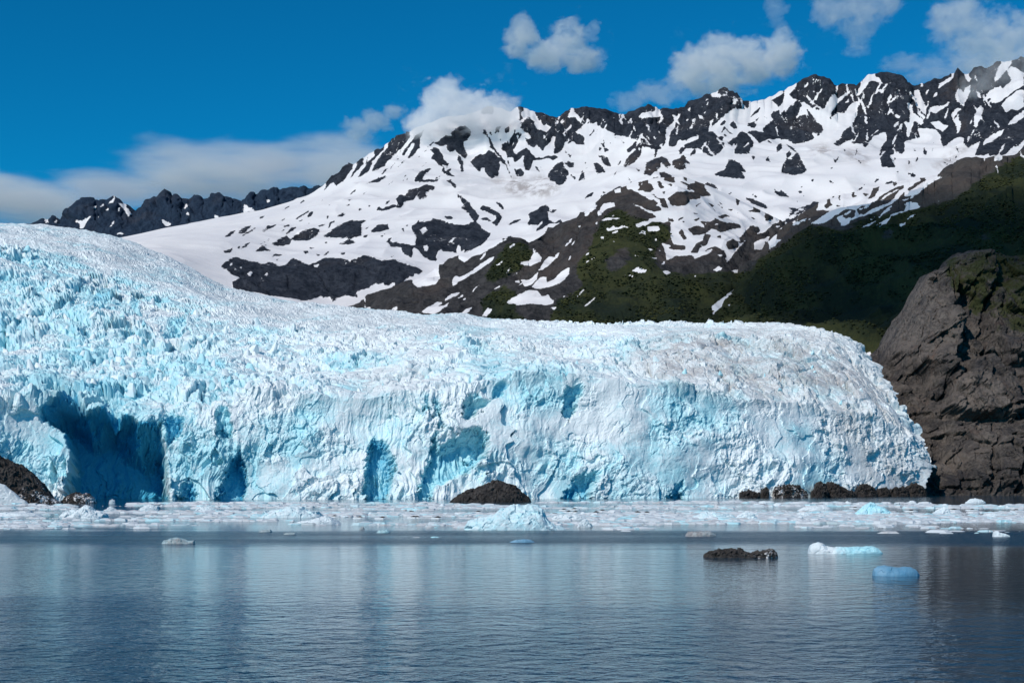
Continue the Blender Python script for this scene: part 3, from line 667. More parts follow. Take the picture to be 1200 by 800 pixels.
# ---------------------------------------------------------------- mountains
def terrain(name, label, rows, counts, cols, sharp, mat, ridge_t, big, big_size, rock_amp, rock_size, rock_cv, seed, crest=None, furrow=0.0):
    own = rock_cv is ROCK
    if crest is not None:
        rock_cv = extend_above(rock_cv, crest)
    rock_map, rock_soft = blur(rock_cv, SOFT_EDGE), blur(rock_cv, 2.0)
    P, T = loft(rows, counts, cols, sharp)
    N = grid_normals(P)
    keep = 1 - 0.92 * np.exp(-((T - ridge_t) / 0.10) ** 2)      # the traced crest stays where it is
    x, y, z = P[..., 0], P[..., 1], P[..., 2]
    g = ridged(x / big_size, y / big_size * 0.8, z / big_size * 0.5, 3, seed)
    px, py = project(P)
    if furrow:                                            # gullies running down the slope
        P = P + N * (ridged((x * 0.862 - y * 0.507) / 75 + fbm(x / 160, y / 160, z / 160, 2, seed + 60), (x * 0.507 + y * 0.862) / 700, z / 900, 3, seed + 61) * furrow * keep)[..., None]
    P = P + N * (g * big * keep * (0.25 + 0.75 * smooth(260, 480, px)))[..., None]
    px, py = project(P)
    wx = fbm(x / 24, y / 40, z / 24, 3, seed + 3, 0.7) * 0.9
    wy = fbm(x / 24 + 9, y / 40, z / 24, 3, seed + 7, 0.7) * 0.9
    r = sample(rock_soft, px + wx, py + wy)
    bend = perlin(x / 300, y / 300, z / 200, seed + 19) * 1.2
    rel = ridged(x / rock_size * 1.5 + bend, y / rock_size * 0.35 + bend, z / rock_size * 0.30, 4, seed + 20)
    rel3, _ = blocks(x + 0.6 * z + 0.2 * y, z * 0.55 + y * 0.2, rock_size * 1.3, seed + 51)
    rel2, _ = blocks(x + 0.5 * z, z * 0.7 + y * 0.3, rock_size * 0.45, seed + 31)
    steep = np.clip((0.95 - np.abs(N[..., 2])) / 0.22, 0.30, 1.0)           # gentle ground carries low outcrops only
    r = smooth(0.4, 1.0, r) * steep
    P = P + N * (r * (rel * rock_amp * 0.9 + rel3 * rock_amp * 0.9 + rel2 * rock_amp * 0.5) * (0.25 + 0.75 * keep))[..., None]
    P[..., 2] += (1 - r) * steep * fbm(x / 90, y / 90, z / 90, 3, seed + 40) * rock_amp * 0.3 * keep
    px, py = project(P)
    snow = 1 - sample(rock_map, px + wx, py + wy)
    A = {"snow": snow, "scrub": sample(SCRUBB, px, py) if own else np.zeros_like(px), "brown": sample(BROWNB, px, py) if own else np.zeros_like(px), "dirt": sample(DIRTB, px, py) if own else np.zeros_like(px)}
    me = mesh_arrays(name, P, grid_faces(*P.shape[:2]), mat, A, True)
    o = link(name, me)
    return tag(o, label, kind='structure'), P

def jagged(line, amp, x0, x1, seed):
    r = np.random.default_rng(seed)
    xs = np.arange(line[0][0], line[-1][0] + 1, 1.5)
    ys = np.interp(xs, [p[0] for p in line], [p[1] for p in line])
    w = smooth(x0, x0 + 40, xs) * smooth(x1, x1 - 40, xs)
    for step, k in ((13, 1.0), (6, 0.6), (3, 0.35)):
        kx = np.arange(xs[0] - step, xs[-1] + 2 * step, step) + r.uniform(-0.3, 0.3, len(np.arange(xs[0] - step, xs[-1] + 2 * step, step))) * step
        ys = ys + w * amp * k * np.interp(xs, kx, r.uniform(-1, 1, len(kx)))
    return list(zip(xs.tolist(), ys.tolist()))
SKY_FAR = [(-40,268),(20,262),(43.3,260),(50,256),(55,259),(61.7,251.7),(67.5,255),(71,257),(77.5,248),(84,243),(90,236),(98,233),(106.7,231),(111.7,234),(125,235),(133,229),(138,231),(148,239),(159,247.5),(171.7,234),(177,233),(180,229.5),(184,231),(193,220),(201.7,230),(206,227.5),(212.5,234),(221,235),(226.7,228),(231.7,226.7),(238,231.7),(245,231.7),(256,225),(263,231),(270,230),(277,232.5),(284,236),(289,231),(295,225),(299,227),(308,223),(313,224),(322,218),(328,221),(337,220),(343,218),(350,219),(357,217.5),(363,220),(373,218),(387,212.5),(420,205)]
SKY_FAR = jagged(SKY_FAR, 1.6, -40, 420, 3)
def shifted(line, dpy, d):
    return [(x, y + dpy, d) for x, y in line]
def at(line, d):
    return [(x, y, d) for x, y in line]
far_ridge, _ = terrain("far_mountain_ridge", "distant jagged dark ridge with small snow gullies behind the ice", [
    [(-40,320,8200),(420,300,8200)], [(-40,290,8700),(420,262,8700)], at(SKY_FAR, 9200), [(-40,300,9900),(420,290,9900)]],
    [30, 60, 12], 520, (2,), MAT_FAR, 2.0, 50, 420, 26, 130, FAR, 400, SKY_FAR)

SKY_MAIN = [(90,292),(130,281),(150,277),(190,268),(220,262.5),(260,254),(300,248),(337,237),(363,228),(378,219.5),(386,212.5),(399,203),(412,194),(426,187),(437,181),(451,172),(472,160),(480,155),(484,151),(500,143),(520,138),(545,134),(563.6,131),(571.5,125),(580,127.6),(594,129),(608,126),(619,127),(628,131),(638,134),(652,137.6),(661,131),(670,125.5),(689,125),(699,126),(712,130),(724,133.4),(736,133),(748,127.6),(759,120),(771,127.6),(781,126),(790,127),(802,124.6),(811,118),(825,111),(839,109),(849,102),(854,106),(860,106.6),(864,114.5),(872,118),(879,122),(895,116),(912.5,110),(926,102),(937,97),(944,92.4),(950,91),(954.5,89),(963,91),(972,90.6),(981,99.4),(987,97),(993,98.5),(1003.5,99.4),(1009,96),(1018,86),(1025,85),(1040,84.5),(1052,89),(1058,92),(1065,97),(1072,102),(1083,101),(1094.5,91.5),(1101,91.5),(1108,89),(1115,86),(1119,83),(1122,78),(1125,83),(1128,84.5),(1136.5,85),(1149,79),(1161,75.7),(1175,73),(1189,69),(1200,67),(1260,58),(1330,85)]
SKY_MAIN = jagged(SKY_MAIN, 2.2, 470, 1400, 4)
main_mountain, _ = terrain("snow_mountain", "large mountain of dark rock ribs and snowfields with its summits under small clouds", [
    [(90,310,2700),(200,312,2700),(262,345,2700),(330,358,2650),(420,370,2600),(560,384,2600),(800,384,2700),(1330,370,2700)],
    [(90,300,3500),(150,283,3500),(260,278,3700),(350,285,3800),(450,268,3900),(560,264,4000),(650,240,4000),(760,218,4000),(860,216,4000),(960,206,4000),(1060,198,4000),(1330,190,4000)],
    [(90,296,4300),(150,279,4500),(260,261,4700),(350,244,4800),(430,212,4900),(500,200,5000),(580,208,5100),(650,198,5000),(750,182,5000),(850,166,5000),(950,168,5100),(1060,168,5000),(1330,140,4900)],
    at(SKY_MAIN, 5600), shifted([(90,310),(330,270),(600,220),(1330,190)], 0, 6500)],
    [90, 100, 130, 16], 1080, (3,), MAT_MOUNTAIN, 3.0, 30, 520, 20, 120, ROCK, 100, SKY_MAIN)

CREST_SPUR = [(405,372),(424,360),(441,348),(467.5,334),(490,327),(512,318),(535,302),(565,289),(593,278),(610.6,279),(620,284),(629,279),(650,267),(680,254),(706,231),(717,224),(740,216),(770,209),(800,207),(830,218),(860,232),(890,246),(920,262),(960,290),(1010,330)]
spur, SPURP = terrain("mountain_spur", "nearer brown and green spur with scree slopes and scattered snow patches", [
    [(405,392,1950),(640,398,1850),(1010,400,1900)],
    [(405,384,2150),(470,368,2200),(560,348,2250),(640,338,2250),(720,318,2250),(800,312,2300),(900,335,2350),(1010,370,2300)],
    [(x, y, 2700 if x < 650 else 2900) for x, y in CREST_SPUR],
    [(405,400,3150),(600,330,3200),(800,270,3300),(1010,370,3200)]],
    [70, 140, 14], 640, (2,), MAT_SPUR, 2.0, 18, 230, 9, 60, ROCK, 200, CREST_SPUR)

CREST_HILL = [(790,405),(820,392),(842,368),(865,336),(878,316),(890,300),(905,284),(920,268),(940,251),(960,238),(1000,226),(1030,219),(1060,212),(1085,209),(1097,205),(1109,197),(1120,190.6),(1131,185.5),(1140,184),(1150,185),(1167,182),(1180,183),(1191,180),(1200,175),(1260,150),(1340,130)]
CREST_HILL = jagged(CREST_HILL, 1.2, 780, 1400, 5)
hill, HILLP = terrain("green_hillside", "dark green scrub covered hillside falling steeply behind the right side of the glacier", [
    [(790,430,1480),(1010,432,1500),(1340,430,1560)],
    [(790,412,1700),(850,392,1750),(920,350,1850),(1000,325,1900),(1100,310,1900),(1200,300,1850),(1340,285,1800)],
    at(CREST_HILL, 2500), [(790,430,2900),(1000,330,3000),(1340,260,3000)]],
    [90, 150, 12], 560, (2,), MAT_HILL, 2.0, 24, 240, 6, 34, ROCK, 300, CREST_HILL, 6)

# ---------------------------------------------------------------- right hand cliff
LUMP, RUST, CSCRUB = canvas(), canvas(), canvas()
fill(LUMP, [(1028,410),(1046,375),(1060,345),(1078,322),(1100,318),(1112,335),(1122,380),(1112,415),(1100,440),(1070,432),(1035,425)], 16)
fill(LUMP, [(1108,322),(1118,300),(1140,294),(1160,302),(1166,330),(1150,352),(1125,345)], 9)
fill(LUMP, [(1098,487),(1112,462),(1128,432),(1150,420),(1175,440),(1192,480),(1190,492),(1100,489)], 15)
fill(LUMP, [(1085,460),(1095,440),(1118,430),(1120,450),(1105,466),(1090,468)], 7)
fill(LUMP, [(1160,345),(1185,330),(1230,340),(1230,420),(1180,425),(1160,395)], 10)
fill(LUMP, [(1105,498),(1160,495),(1215,500),(1230,575),(1150,572),(1100,540)], 7)
fill(RUST, [(1098,487),(1112,462),(1128,445),(1170,450),(1192,480),(1190,492)], 0.8)
fill(RUST, [(1070,410),(1095,402),(1100,425),(1075,425)], 0.6)
fill(CSCRUB, [(1105,300),(1160,290),(1240,295),(1240,400),(1190,390),(1160,372),(1135,372),(1128,345),(1120,350),(1105,330)], 0.58)
fill(CSCRUB, [(1150,352),(1165,340),(1185,370),(1180,400),(1165,390)], 0.5)
CLEFT, PALE = canvas(), canvas()
def cleft(pts, w, depth):
    for (ax, ay), (bx, by) in zip(pts[:-1], pts[1:]):
        L = math.hypot(bx - ax, by - ay)
        nx_, ny_ = -(by - ay) / L * w, (bx - ax) / L * w
        fill(CLEFT, [(ax + nx_, ay + ny_), (bx + nx_ * 0.8, by + ny_ * 0.8), (bx - nx_ * 0.8, by - ny_ * 0.8), (ax - nx_, ay - ny_)], depth)
cleft([(1102,330),(1112,355),(1122,390),(1114,415),(1106,440),(1104,470)], 2.6, 12)
cleft([(1029,424),(1050,430),(1078,437),(1090,452),(1096,468)], 1.8, 9)
cleft([(1094,488),(1130,489),(1165,492),(1200,490)], 1.6, 8)
cleft([(1186,512),(1190,535),(1187,560),(1190,578)], 3.0, 14)
cleft([(1160,345),(1152,380),(1150,418),(1170,436)], 2.0, 9)
cleft([(1066,345),(1072,380),(1064,410)], 1.3, 5)
cleft([(1100,520),(1120,545),(1128,578)], 1.4, 5)
cleft([(1140,440),(1128,462),(1118,487)], 1.0, 3)
cleft([(1160,500),(1152,530),(1160,578)], 1.6, 7)
cleft([(1122,392),(1150,400),(1180,396),(1210,405)], 1.3, 5)
for p_, v_ in (([(1030,408),(1046,378),(1062,345),(1080,324),(1098,324),(1106,350),(1112,390),(1104,420),(1090,432),(1050,424)], 0.65),
               ([(1098,486),(1112,462),(1128,436),(1150,428),(1172,446),(1190,478),(1188,489)], 0.85),
               ([(1098,500),(1150,498),(1200,502),(1175,520),(1120,540),(1100,525)], 0.45), ([(1112,312),(1122,300),(1140,297),(1148,318),(1128,335)], 0.35)):
    fill(PALE, p_, v_)
CLEFTB, PALEB = blur(CLEFT, 0.8), blur(PALE, 4)
LUMPB = blur(LUMP, 2.2); RUSTB = blur(RUST, 5); CSCRUBB = blur(CSCRUB, 5)
CREST_CLIFF = [(985,440),(1005,428),(1016,418),(1028,405),(1040,385),(1047,374),(1055,362),(1060,352),(1067,342),(1074,330),(1082,322),(1092,318),(1100,318),(1106,308),(1112,302),(1120,296),(1140,292.5),(1152,293),(1165,296),(1180,298),(1200,300),(1260,285),(1360,262)]
CREST_CLIFF = jagged(CREST_CLIFF, 2.2, 980, 1500, 6)
P, T = loft([
    [(960,580.5,1090),(1060,580.4,1100),(1100,580.4,1090),(1200,580.4,1085),(1360,580.4,1085)],
    [(968,540,1185),(1060,535,1180),(1130,520,1160),(1200,510,1150),(1360,500,1150)],
    [(975,490,1265),(1050,468,1255),(1110,440,1245),(1200,440,1240),(1360,420,1230)],
    at(CREST_CLIFF, 1400), [(985,470,1600),(1150,400,1700),(1360,360,1700)]],
    [110, 110, 150, 12], 480, (3,))
N = grid_normals(P)
keep = 1 - 0.75 * np.exp(-((T - 3) / 0.05) ** 2)
px, py = project(P)
x, y, z = P[..., 0], P[..., 1], P[..., 2]
fx = fbm(x / 14, y / 20, z / 14, 3, 71) * 5
lump = sample(LUMPB, px + fx, py + fx)
TOW = np.array([0.1, -0.97, 0.22])
b0, e0 = blocks(x + 0.5 * z + fx, z * 0.8 - 0.25 * x + 0.3 * y, 60, 80)
b1, e1 = blocks(x + 0.45 * z, z * 0.9 + 0.2 * y - 0.2 * x + fx, 26, 81)
b2, e2 = blocks(x + 0.4 * z, z - 0.3 * x, 11, 85)
b3, e3 = blocks(x + 0.2 * z, z - 0.2 * x, 4.5, 88)
dd = lump * 1.7 - sample(CLEFTB, px + fx * 0.6, py + fx * 0.6) + b0 * 11.0 + b1 * 7.0 + b2 * 3.4 + b3 * 1.2 + ridged(x / 46, y / 60, z / 38, 3, 91) * 2.0 + ridged(x / 9 + 0.3 * z / 9, y / 12, z / 16, 3, 95) * 0.9 - 3.0 * smooth(0.10, 0.0, e1) - 1.5 * smooth(0.10, 0.0, e2)
P = P + TOW * (dd * keep * smooth(-0.02, 0.06, T))[..., None] + N * (ridged(x / 30, y / 30, z / 22, 4, 97) * 1.6 * keep)[..., None]
P[0, :, 2] = -3
px, py = project(P)
cliff_me = mesh_arrays("rock_cliff", P, grid_faces(*P.shape[:2]), MAT_CLIFF, {"rust": sample(RUSTB, px, py), "scrub": sample(CSCRUBB, px, py), "light": sample(PALEB, px, py)}, True)
tag(link("rock_cliff", cliff_me), "bare grey rock cliff with rust stained slabs beside the glacier's right end", kind='structure')
# ---------------------------------------------------------------- scrub growing on the hillside and the spur
n = Nodes("alder_scrub")
shade = n.attr("tone")
MAT_SCRUB = n.surface(n.mix(shade, (0.017, 0.025, 0.012), (0.046, 0.050, 0.017)), 0.8, None, 0.1)
def scrub_mass(P, count, xlim, seed, rmin, rmax, name, label):
    r = np.random.default_rng(seed)
    px, py = project(P)
    g = sample(SCRUBB, px, py)
    bare = 1 - sample(ROCKB_ALL, px, py)
    thick = fbm(P[..., 0] / 60, P[..., 1] / 110, P[..., 2] / 60, 3, seed)
    ok = np.argwhere((g > 0.55) & (bare < 0.2) & (px > xlim[0]) & (px < xlim[1]) & (thick > -0.12))
    q = ok[r.choice(len(ok), min(count, len(ok) * 3), replace=True)]
    nn = len(q)
    base = P[q[:, 0], q[:, 1]] + np.stack([r.normal(0, 2.0, nn), r.normal(0, 4.0, nn), np.zeros(nn)], -1)
    rad = r.uniform(rmin, rmax, nn)
    phi = (1 + 5 ** 0.5) / 2
    ico = np.array([(-1, phi, 0), (1, phi, 0), (-1, -phi, 0), (1, -phi, 0), (0, -1, phi), (0, 1, phi), (0, -1, -phi), (0, 1, -phi), (phi, 0, -1), (phi, 0, 1), (-phi, 0, -1), (-phi, 0, 1)]) / 1.9
    tri = np.array([(0,11,5),(0,5,1),(0,1,7),(0,7,10),(0,10,11),(1,5,9),(5,11,4),(11,10,2),(10,7,6),(7,1,8),(3,9,4),(3,4,2),(3,2,6),(3,6,8),(3,8,9),(4,9,5),(2,4,11),(6,2,10),(8,6,7),(9,8,1)])
    V = base[:, None, :] + ico[None] * rad[:, None, None] * r.uniform(0.6, 1.35, (nn, 12, 1)) * np.array([1.15, 1.15, 0.8])
    Fc = (tri[None] + (np.arange(nn) * 12)[:, None, None]).reshape(-1, 3)
    tone = np.clip(0.35 + 0.8 * thick[q[:, 0], q[:, 1]] + 0.7 * fbm(base[:, 0] / 220, base[:, 1] / 500, base[:, 2] / 150, 2, seed + 5) + r.normal(0, 0.18, nn), 0, 1)
    me = mesh_arrays(name, V, Fc, MAT_SCRUB, {"tone": np.repeat(tone[:, None], 12, 1)})
    return tag(link(name, me), label, "scrub", kind='stuff')
ROCKB_ALL = blur(ROCK, 0.7)
scrub_mass(HILLP, 16000, (780, 1240), 901, 0.7, 2.0, "alder_scrub", "dense low green scrub covering the dark hillside")
scrub_mass(SPURP, 9000, (540, 960), 902, 0.8, 2.3, "alder_scrub", "patches of low green scrub on the brown spur")
# ---------------------------------------------------------------- glacier
HOLLOW, ALCOVE, FRESH, GDIRT = canvas(), canvas(), canvas(), canvas()
def hollow(pts, left, right, fresh=0.5, roof=14.0):
    """A bite out of the ice: deeper towards one side, with a roof that slants in from the brow."""
    m = canvas()
    fill(m, pts, 1.0)
    x0 = min(p[0] for p in pts); x1 = max(p[0] for p in pts)
    ramp = left + (right - left) * np.clip((np.arange(m.shape[1]) / RS + RX0 - x0) / (x1 - x0), 0, 1)
    below = np.cumsum(m, axis=0) / RS
    d = ramp[None, :] * np.clip(0.12 + 0.88 * below / roof, 0, 1)
    np.copyto(ALCOVE if left > 30 else HOLLOW, d.astype(np.float32), where=m > 0)
    np.copyto(FRESH, np.float32(fresh), where=m > 0)
hollow([(80,592),(88,540),(80,520),(75,500),(50,490),(45,478),(62,462),(85,452),(100,480),(130,468),(150,485),(165,498),(185,495),(190,520),(192,560),(198,592)], 40, 66, 0.95, roof=40)
hollow([(428,592),(427,545),(440,510),(453,520),(465,545),(457,575),(452,592)], 14, 22, 0.7)
hollow([(488,592),(492,565),(500,545),(506,515),(510,503),(516,525),(528,514),(545,505),(562,500),(572,515),(566,535),(548,552),(528,560),(510,572),(503,592)], 6, 20, 0.6)
hollow([(541,490),(543,466),(556,460),(578,468),(562,482),(548,490)], 7, 15, 0.6)
hollow([(578,455),(590,443),(598,447),(590,462),(580,466)], 5, 9, 0.6)
hollow([(660,484),(665,452),(684,450),(678,475),(668,488)], 9, 15, 0.65)
hollow([(655,590),(668,570),(680,555),(705,550),(694,572),(692,590),(684,590),(682,575),(672,590)], 9, 17, 0.6)
hollow([(783,590),(788,568),(800,563),(802,590)], 8, 12, 0.6)
hollow([(200,592),(212,568),(222,562),(230,572),(227,592)], 8, 16, 0.6)
hollow([(245,592),(260,568),(268,540),(280,528),(292,560),(284,592)], 8, 18, 0.6)
hollow([(252,480),(258,470),(268,478),(272,512),(254,510)], 6, 13, 0.6)
hollow([(190,492),(200,475),(214,488),(212,512),(196,520)], 6, 14, 0.6)
hollow([(508,470),(514,462),(518,500),(512,504)], 4, 7, 0.5)
hollow([(495,470),(500,462),(502,482),(496,488)], 4, 6, 0.5)
hollow([(105,355),(118,340),(140,335),(140,345),(124,354)], 5, 10, 0.4)
hollow([(148,365),(160,350),(166,360),(160,372)], 4, 8, 0.4)
hollow([(185,392),(200,378),(218,375),(216,384),(196,394)], 5, 10, 0.4)
hollow([(160,415),(172,390),(184,405),(182,420)], 5, 10, 0.4)
hollow([(240,430),(250,418),(266,420),(262,430)], 4, 8, 0.4)
for p in ([(0,585),(0,300),(60,320),(130,350),(200,380),(290,420),(320,460),(300,585)],):
    fill(FRESH, p, 0.22) if False else None
for p, v in (([(400,410),(520,400),(560,425),(420,430)], 0.0), ([(560,425),(700,425),(800,445),(900,455),(900,445),(700,408),(560,412)], 0.35),
             ([(740,400),(800,385),(900,380),(960,388),(1020,420),(1060,470),(1000,470),(900,470),(780,450)], 0.75), ([(960,470),(1060,470),(1110,520),(1110,590),(1020,590),(970,520)], 0.55),
             ([(400,450),(430,470),(470,460),(520,440),(520,430),(400,430)], 0.35), ([(40,450),(90,440),(110,470),(60,480)], 0.3), ([(200,300),(300,340),(500,370),(640,385),(640,400),(450,400),(250,360)], 0.30), ([(0,265),(150,280),(240,330),(180,320),(60,290)], 0.30)):
    fill(GDIRT, p, v)
HOLLOWB = blur(HOLLOW, 1.1); ALCOVEB = blur(ALCOVE, 2.0); FRESHB = blur(FRESH, 1.5); GDIRTB = blur(GDIRT, 14)

SHORE = [(-430,740),(-110,800),(0,830),(100,850),(300,868),(430,878),(530,885),(640,900),(750,918),(870,948),(960,982),(1040,1025),(1075,1045)]
ROW0 = [(x, HOR + F * (CAM_H + 2.5) / d, d) for x, d in SHORE]
ROW1 = [(-430,465,765),(-110,470,820),(0,468,850),(60,456,866),(140,474,872),(200,478,882),(290,460,890),(370,466,896),(430,474,900),(480,464,905),(530,452,908),(600,440,918),(670,440,930),(740,450,942),(800,452,955),(870,464,975),(950,474,1012),(1020,486,1045),(1066,506,1070),(1094,540,1078)]
ROW2 = [(-430,360,1050),(-110,372,1120),(0,385,1130),(100,400,1120),(200,410,1090),(300,416,1060),(400,424,1050),(500,424,1040),(600,418,1035),(700,414,1040),(800,422,1060),(900,428,1075),(980,438,1095),(1040,462,1115),(1076,492,1120)]
ROW3 = [(-430,268,1550),(-110,276,1600),(0,297,1600),(60,311,1560),(130,334,1500),(200,364,1390),(270,384,1320),(350,394,1270),(450,396,1240),(550,397,1210),(650,398,1190),(760,397,1170),(850,396,1160),(930,400,1150),(990,414,1160),(1046,452,1160)]
ROW4 = [(-430,246,2350),(-110,252,2350),(-40,260,2350),(0,262,2350),(50,263,2350),(100,270,2330),(130,276,2310),(160,285,2280),(200,302,2230),(230,317,2180),(262,335,2110),(330,351,1960),(420,361,1830),(500,368,1730),(560,372,1650),(620,376,1580),(700,380,1480),(760,378,1400),(850,377,1330),(900,378,1290),(960,386,1240),(1000,401,1225),(1026,426,1215)]
ROW5 = [(x, y + 30, d + 380) for x, y, d in ROW4]
UC = np.concatenate([np.linspace(0, 0.225, 110)[:-1], np.linspace(0.225, 1, 1340)])
P, T = loft([ROW0, ROW1, ROW2, ROW3, ROW4, ROW5], [185, 120, 120, 130, 8], 0, (1, 4), UC)
px, py = project(P)
x, y, z = P[..., 0].copy(), P[..., 1].copy(), P[..., 2].copy()
w_cliff = 1 - smooth(0.80, 1.12, T)
w_top = smooth(3.05, 3.35, T)                                     # smoother upper ice
w_crest = np.exp(-((T - 4) / 0.12) ** 2)
left_fall = smooth(420, 120, px)
# calving face: buttresses, slabs and the traced hollows, pushed along the face's outward direction
warp = fbm(x / 30, y / 60, z / 22, 3, 5)
c1, ce1 = blocks(x + 14 * warp + 5 * perlin(x / 9, y / 9, z / 9, 3), z * 0.42 + 6 * warp, 30, 11)
w2 = fbm(x / 7, y / 12, z / 7, 3, 8)
c2, ce2 = blocks(x + 6 * warp + 3.5 * w2, z * 0.5 + 0.3 * x + 3 * w2, 11, 15)
c3, ce3 = blocks(x + 2 * warp + 1.6 * w2, z * 0.6 - 0.2 * x + 1.6 * w2, 4.2, 19)
vert = ridged(x / 8 + warp, y / 30, z / 30, 4, 27)
folds = np.abs(perlin(x / 15 + warp, y / 30, z / 11 + warp, 28)) * 2 - 0.5
rg = ridged(x / 16, y / 40, z / 13, 4, 23)
rough_cliff = 0.45 + 0.75 * np.maximum(left_fall, np.exp(-((px - 530) / 110) ** 2))
tall = ridged(x / 5.5 + 0.7 * warp, y / 40, z / 34, 3, 26)
plain = smooth(-0.30, 0.22, fbm(x / 46 + 2, y / 60, z / 30, 3, 24))
zone = np.maximum(np.exp(-((px - 515) / 95) ** 2), 0.8 * np.exp(-((px - 260) / 60) ** 2)) * smooth(0.25, -0.1, perlin(x / 25, y / 40, z / 25, 21)) 
cliff_d = c1 * 4.6 * rough_cliff + ((c2 * 1.9 + vert * 1.3) * rough_cliff + c3 * 0.9 + rg * 0.8 + folds * 1.2) * (0.22 + 1.0 * plain) + tall * 2.2 * zone + fbm(x / 70, y / 70, z / 50, 3, 29) * 7
wpx = fbm(x / 9, y / 30, z / 9, 2, 33) * 2.5 + fbm(x / 4.5, y / 20, z / 4.5, 4, 35, 0.65) * 4.5
wpy = fbm(x / 9 + 7, y / 30, z / 9, 2, 37) * 2.5 + fbm(x / 4.5 + 5, y / 20, z / 4.5, 4, 36, 0.65) * 4.5
hol = np.maximum(sample(HOLLOWB, px + wpx, py + wpy) * 0.75, sample(ALCOVEB, px + fbm(x / 12, y / 30, z / 12, 4, 34, 0.6) * 5, py + fbm(x / 8, y / 30, z / 14, 5, 38, 0.62) * 8))
cliff_d = cliff_d - 0.75 * 4.6 * c1 * rough_cliff * smooth(1, 6, hol)
c4, ce4 = blocks(x + 1.2 * w2, z * 0.8 + 0.15 * x + 1.2 * w2, 2.3, 47)
cliff_d = cliff_d + (c4 * 0.42 + perlin(x / 1.7, y / 4, z / 1.7, 48) * 0.35) * (0.25 + 0.9 * plain) + tall * 1.0 * smooth(4, 10, hol)
# serac field: tilted blocks cut by crevasses
s1, se1 = blocks(x + 8 * warp, y * 0.55 + 0.5 * x + 8 * warp, 20, 41)
s2, se2 = blocks(x + 3 * warp, y * 0.6 - 0.3 * x, 8.5, 45)
s3, se3 = blocks(x, y * 0.7 + 0.2 * x, 4.4, 49)
amp = (0.75 + 0.25 * smooth(700, 950, px) + 0.35 * left_fall * (1 - w_top)) * (1 - 0.80 * w_top) 
lull = smooth(-0.22, 0.18, fbm(x / 42 + 3, y / 70, z / 40, 3, 71))
amp = amp * (1 - 0.6 * w_crest * smooth(500, 200, px)) * (0.40 + 0.95 * lull)
s0, se0 = blocks(x + 12 * warp, y * 0.5 + 0.4 * x, 42, 39)
split = np.clip(0.10 - np.abs(perlin(x / 55 + 0.6 * warp, y / 15 + 0.5 * warp, z / 90, 43)), 0, 1) * smooth(-0.1, 0.2, perlin(x / 130, y / 130, z / 130, 44))
crev = -split * 55 - np.clip(0.16 - se1, 0, 1) * 22 - np.clip(0.14 - se2, 0, 1) * 9
field_d = (s1 * 3.9 + s2 * 2.1 + s3 * 1.25 + crev + fbm(x / 4, y / 6, z / 4, 3, 53) * 1.0) * amp + fbm(x / 110, y / 150, z / 110, 3, 57) * 10 * (1 - w_crest)
field_d += s0 * 6.5 * left_fall * (1 - w_top) * smooth(0.2, 0.8, lull)
field_d += w_top * (ridged(x / 26 + y / 60, y / 75, z / 60, 3, 59) * 1.3 + s3 * 0.45)
rim = smooth(0.965, 1.0, UC)[None, :] * smooth(0.02, 0.3, T)
field_d += w_crest * smooth(560, 700, px) * (s2 * 1.8 + s3 * 1.5)
OUT = np.array([0.22, -0.96, 0.16])
UP = np.array([0.0, -0.42, 0.91])
cliff_total = cliff_d - hol
P = P + OUT * (cliff_total * w_cliff * smooth(-0.3, 0.15, T))[..., None] + UP * ((field_d - hol * 0.8) * (1 - w_cliff) * np.where(T > 4.01, 0, 1))[..., None]
P[..., 0] += rim * (ridged(y / 30, z / 24, x / 40, 4, 73) * 6.0 + c2 * 1.5 - 3.0)
P[0, :, 2] = np.minimum(P[0, :, 2], -2.5)
low_c = np.clip(-(c2 * 0.5 + c1 * 0.35 + rg * 0.15), -1, 1)
low_f = np.clip(-(s2 * 0.45 + s1 * 0.35) - crev * 0.08, -1, 1)
patch = fbm(x / 60, y / 110, z / 38, 4, 61)
px2, py2 = project(P)
fresh = 0.8 * sample(FRESHB, px + wpx * 0.6, py + wpy * 0.6)
blue = 0.21 + 0.34 * patch + 0.16 * np.where(w_cliff > 0.5, low_c, low_f) + fresh
blue += 0.16 * left_fall * (1 - w_top) - 0.06 * w_top - 0.15 * smooth(930, 1030, px) + 0.06 * w_cliff
dirt = sample(GDIRTB, px, py)
glacier_me = mesh_arrays("glacier", P, grid_faces(*P.shape[:2]), MAT_ICE, {"blue": blue, "dirt": dirt}, False)
glacier = tag(link("glacier", glacier_me), "wide white and blue tidewater glacier with a crevassed icefall and a sheer calving face", kind='structure')
GP, GT, GPX, GPY, GB = P, T, px2, py2, blue

def hull_mesh(name, n, fn, mat, attrs):
    bm = bmesh.new()
    for _ in range(n):
        bm.verts.new(fn())
    r = bmesh.ops.convex_hull(bm, input=bm.verts)
    bmesh.ops.delete(bm, geom=[v for v in bm.verts if not v.link_faces], context='VERTS')
    me = bpy.data.meshes.new(name)
    bm.to_mesh(me); bm.free()
    for k, v in attrs.items():
        a = me.attributes.new(k, 'FLOAT', 'POINT')
        a.data.foreach_set("value", np.full(len(me.vertices), v, dtype=np.float32))
    me.materials.append(mat)
    return me

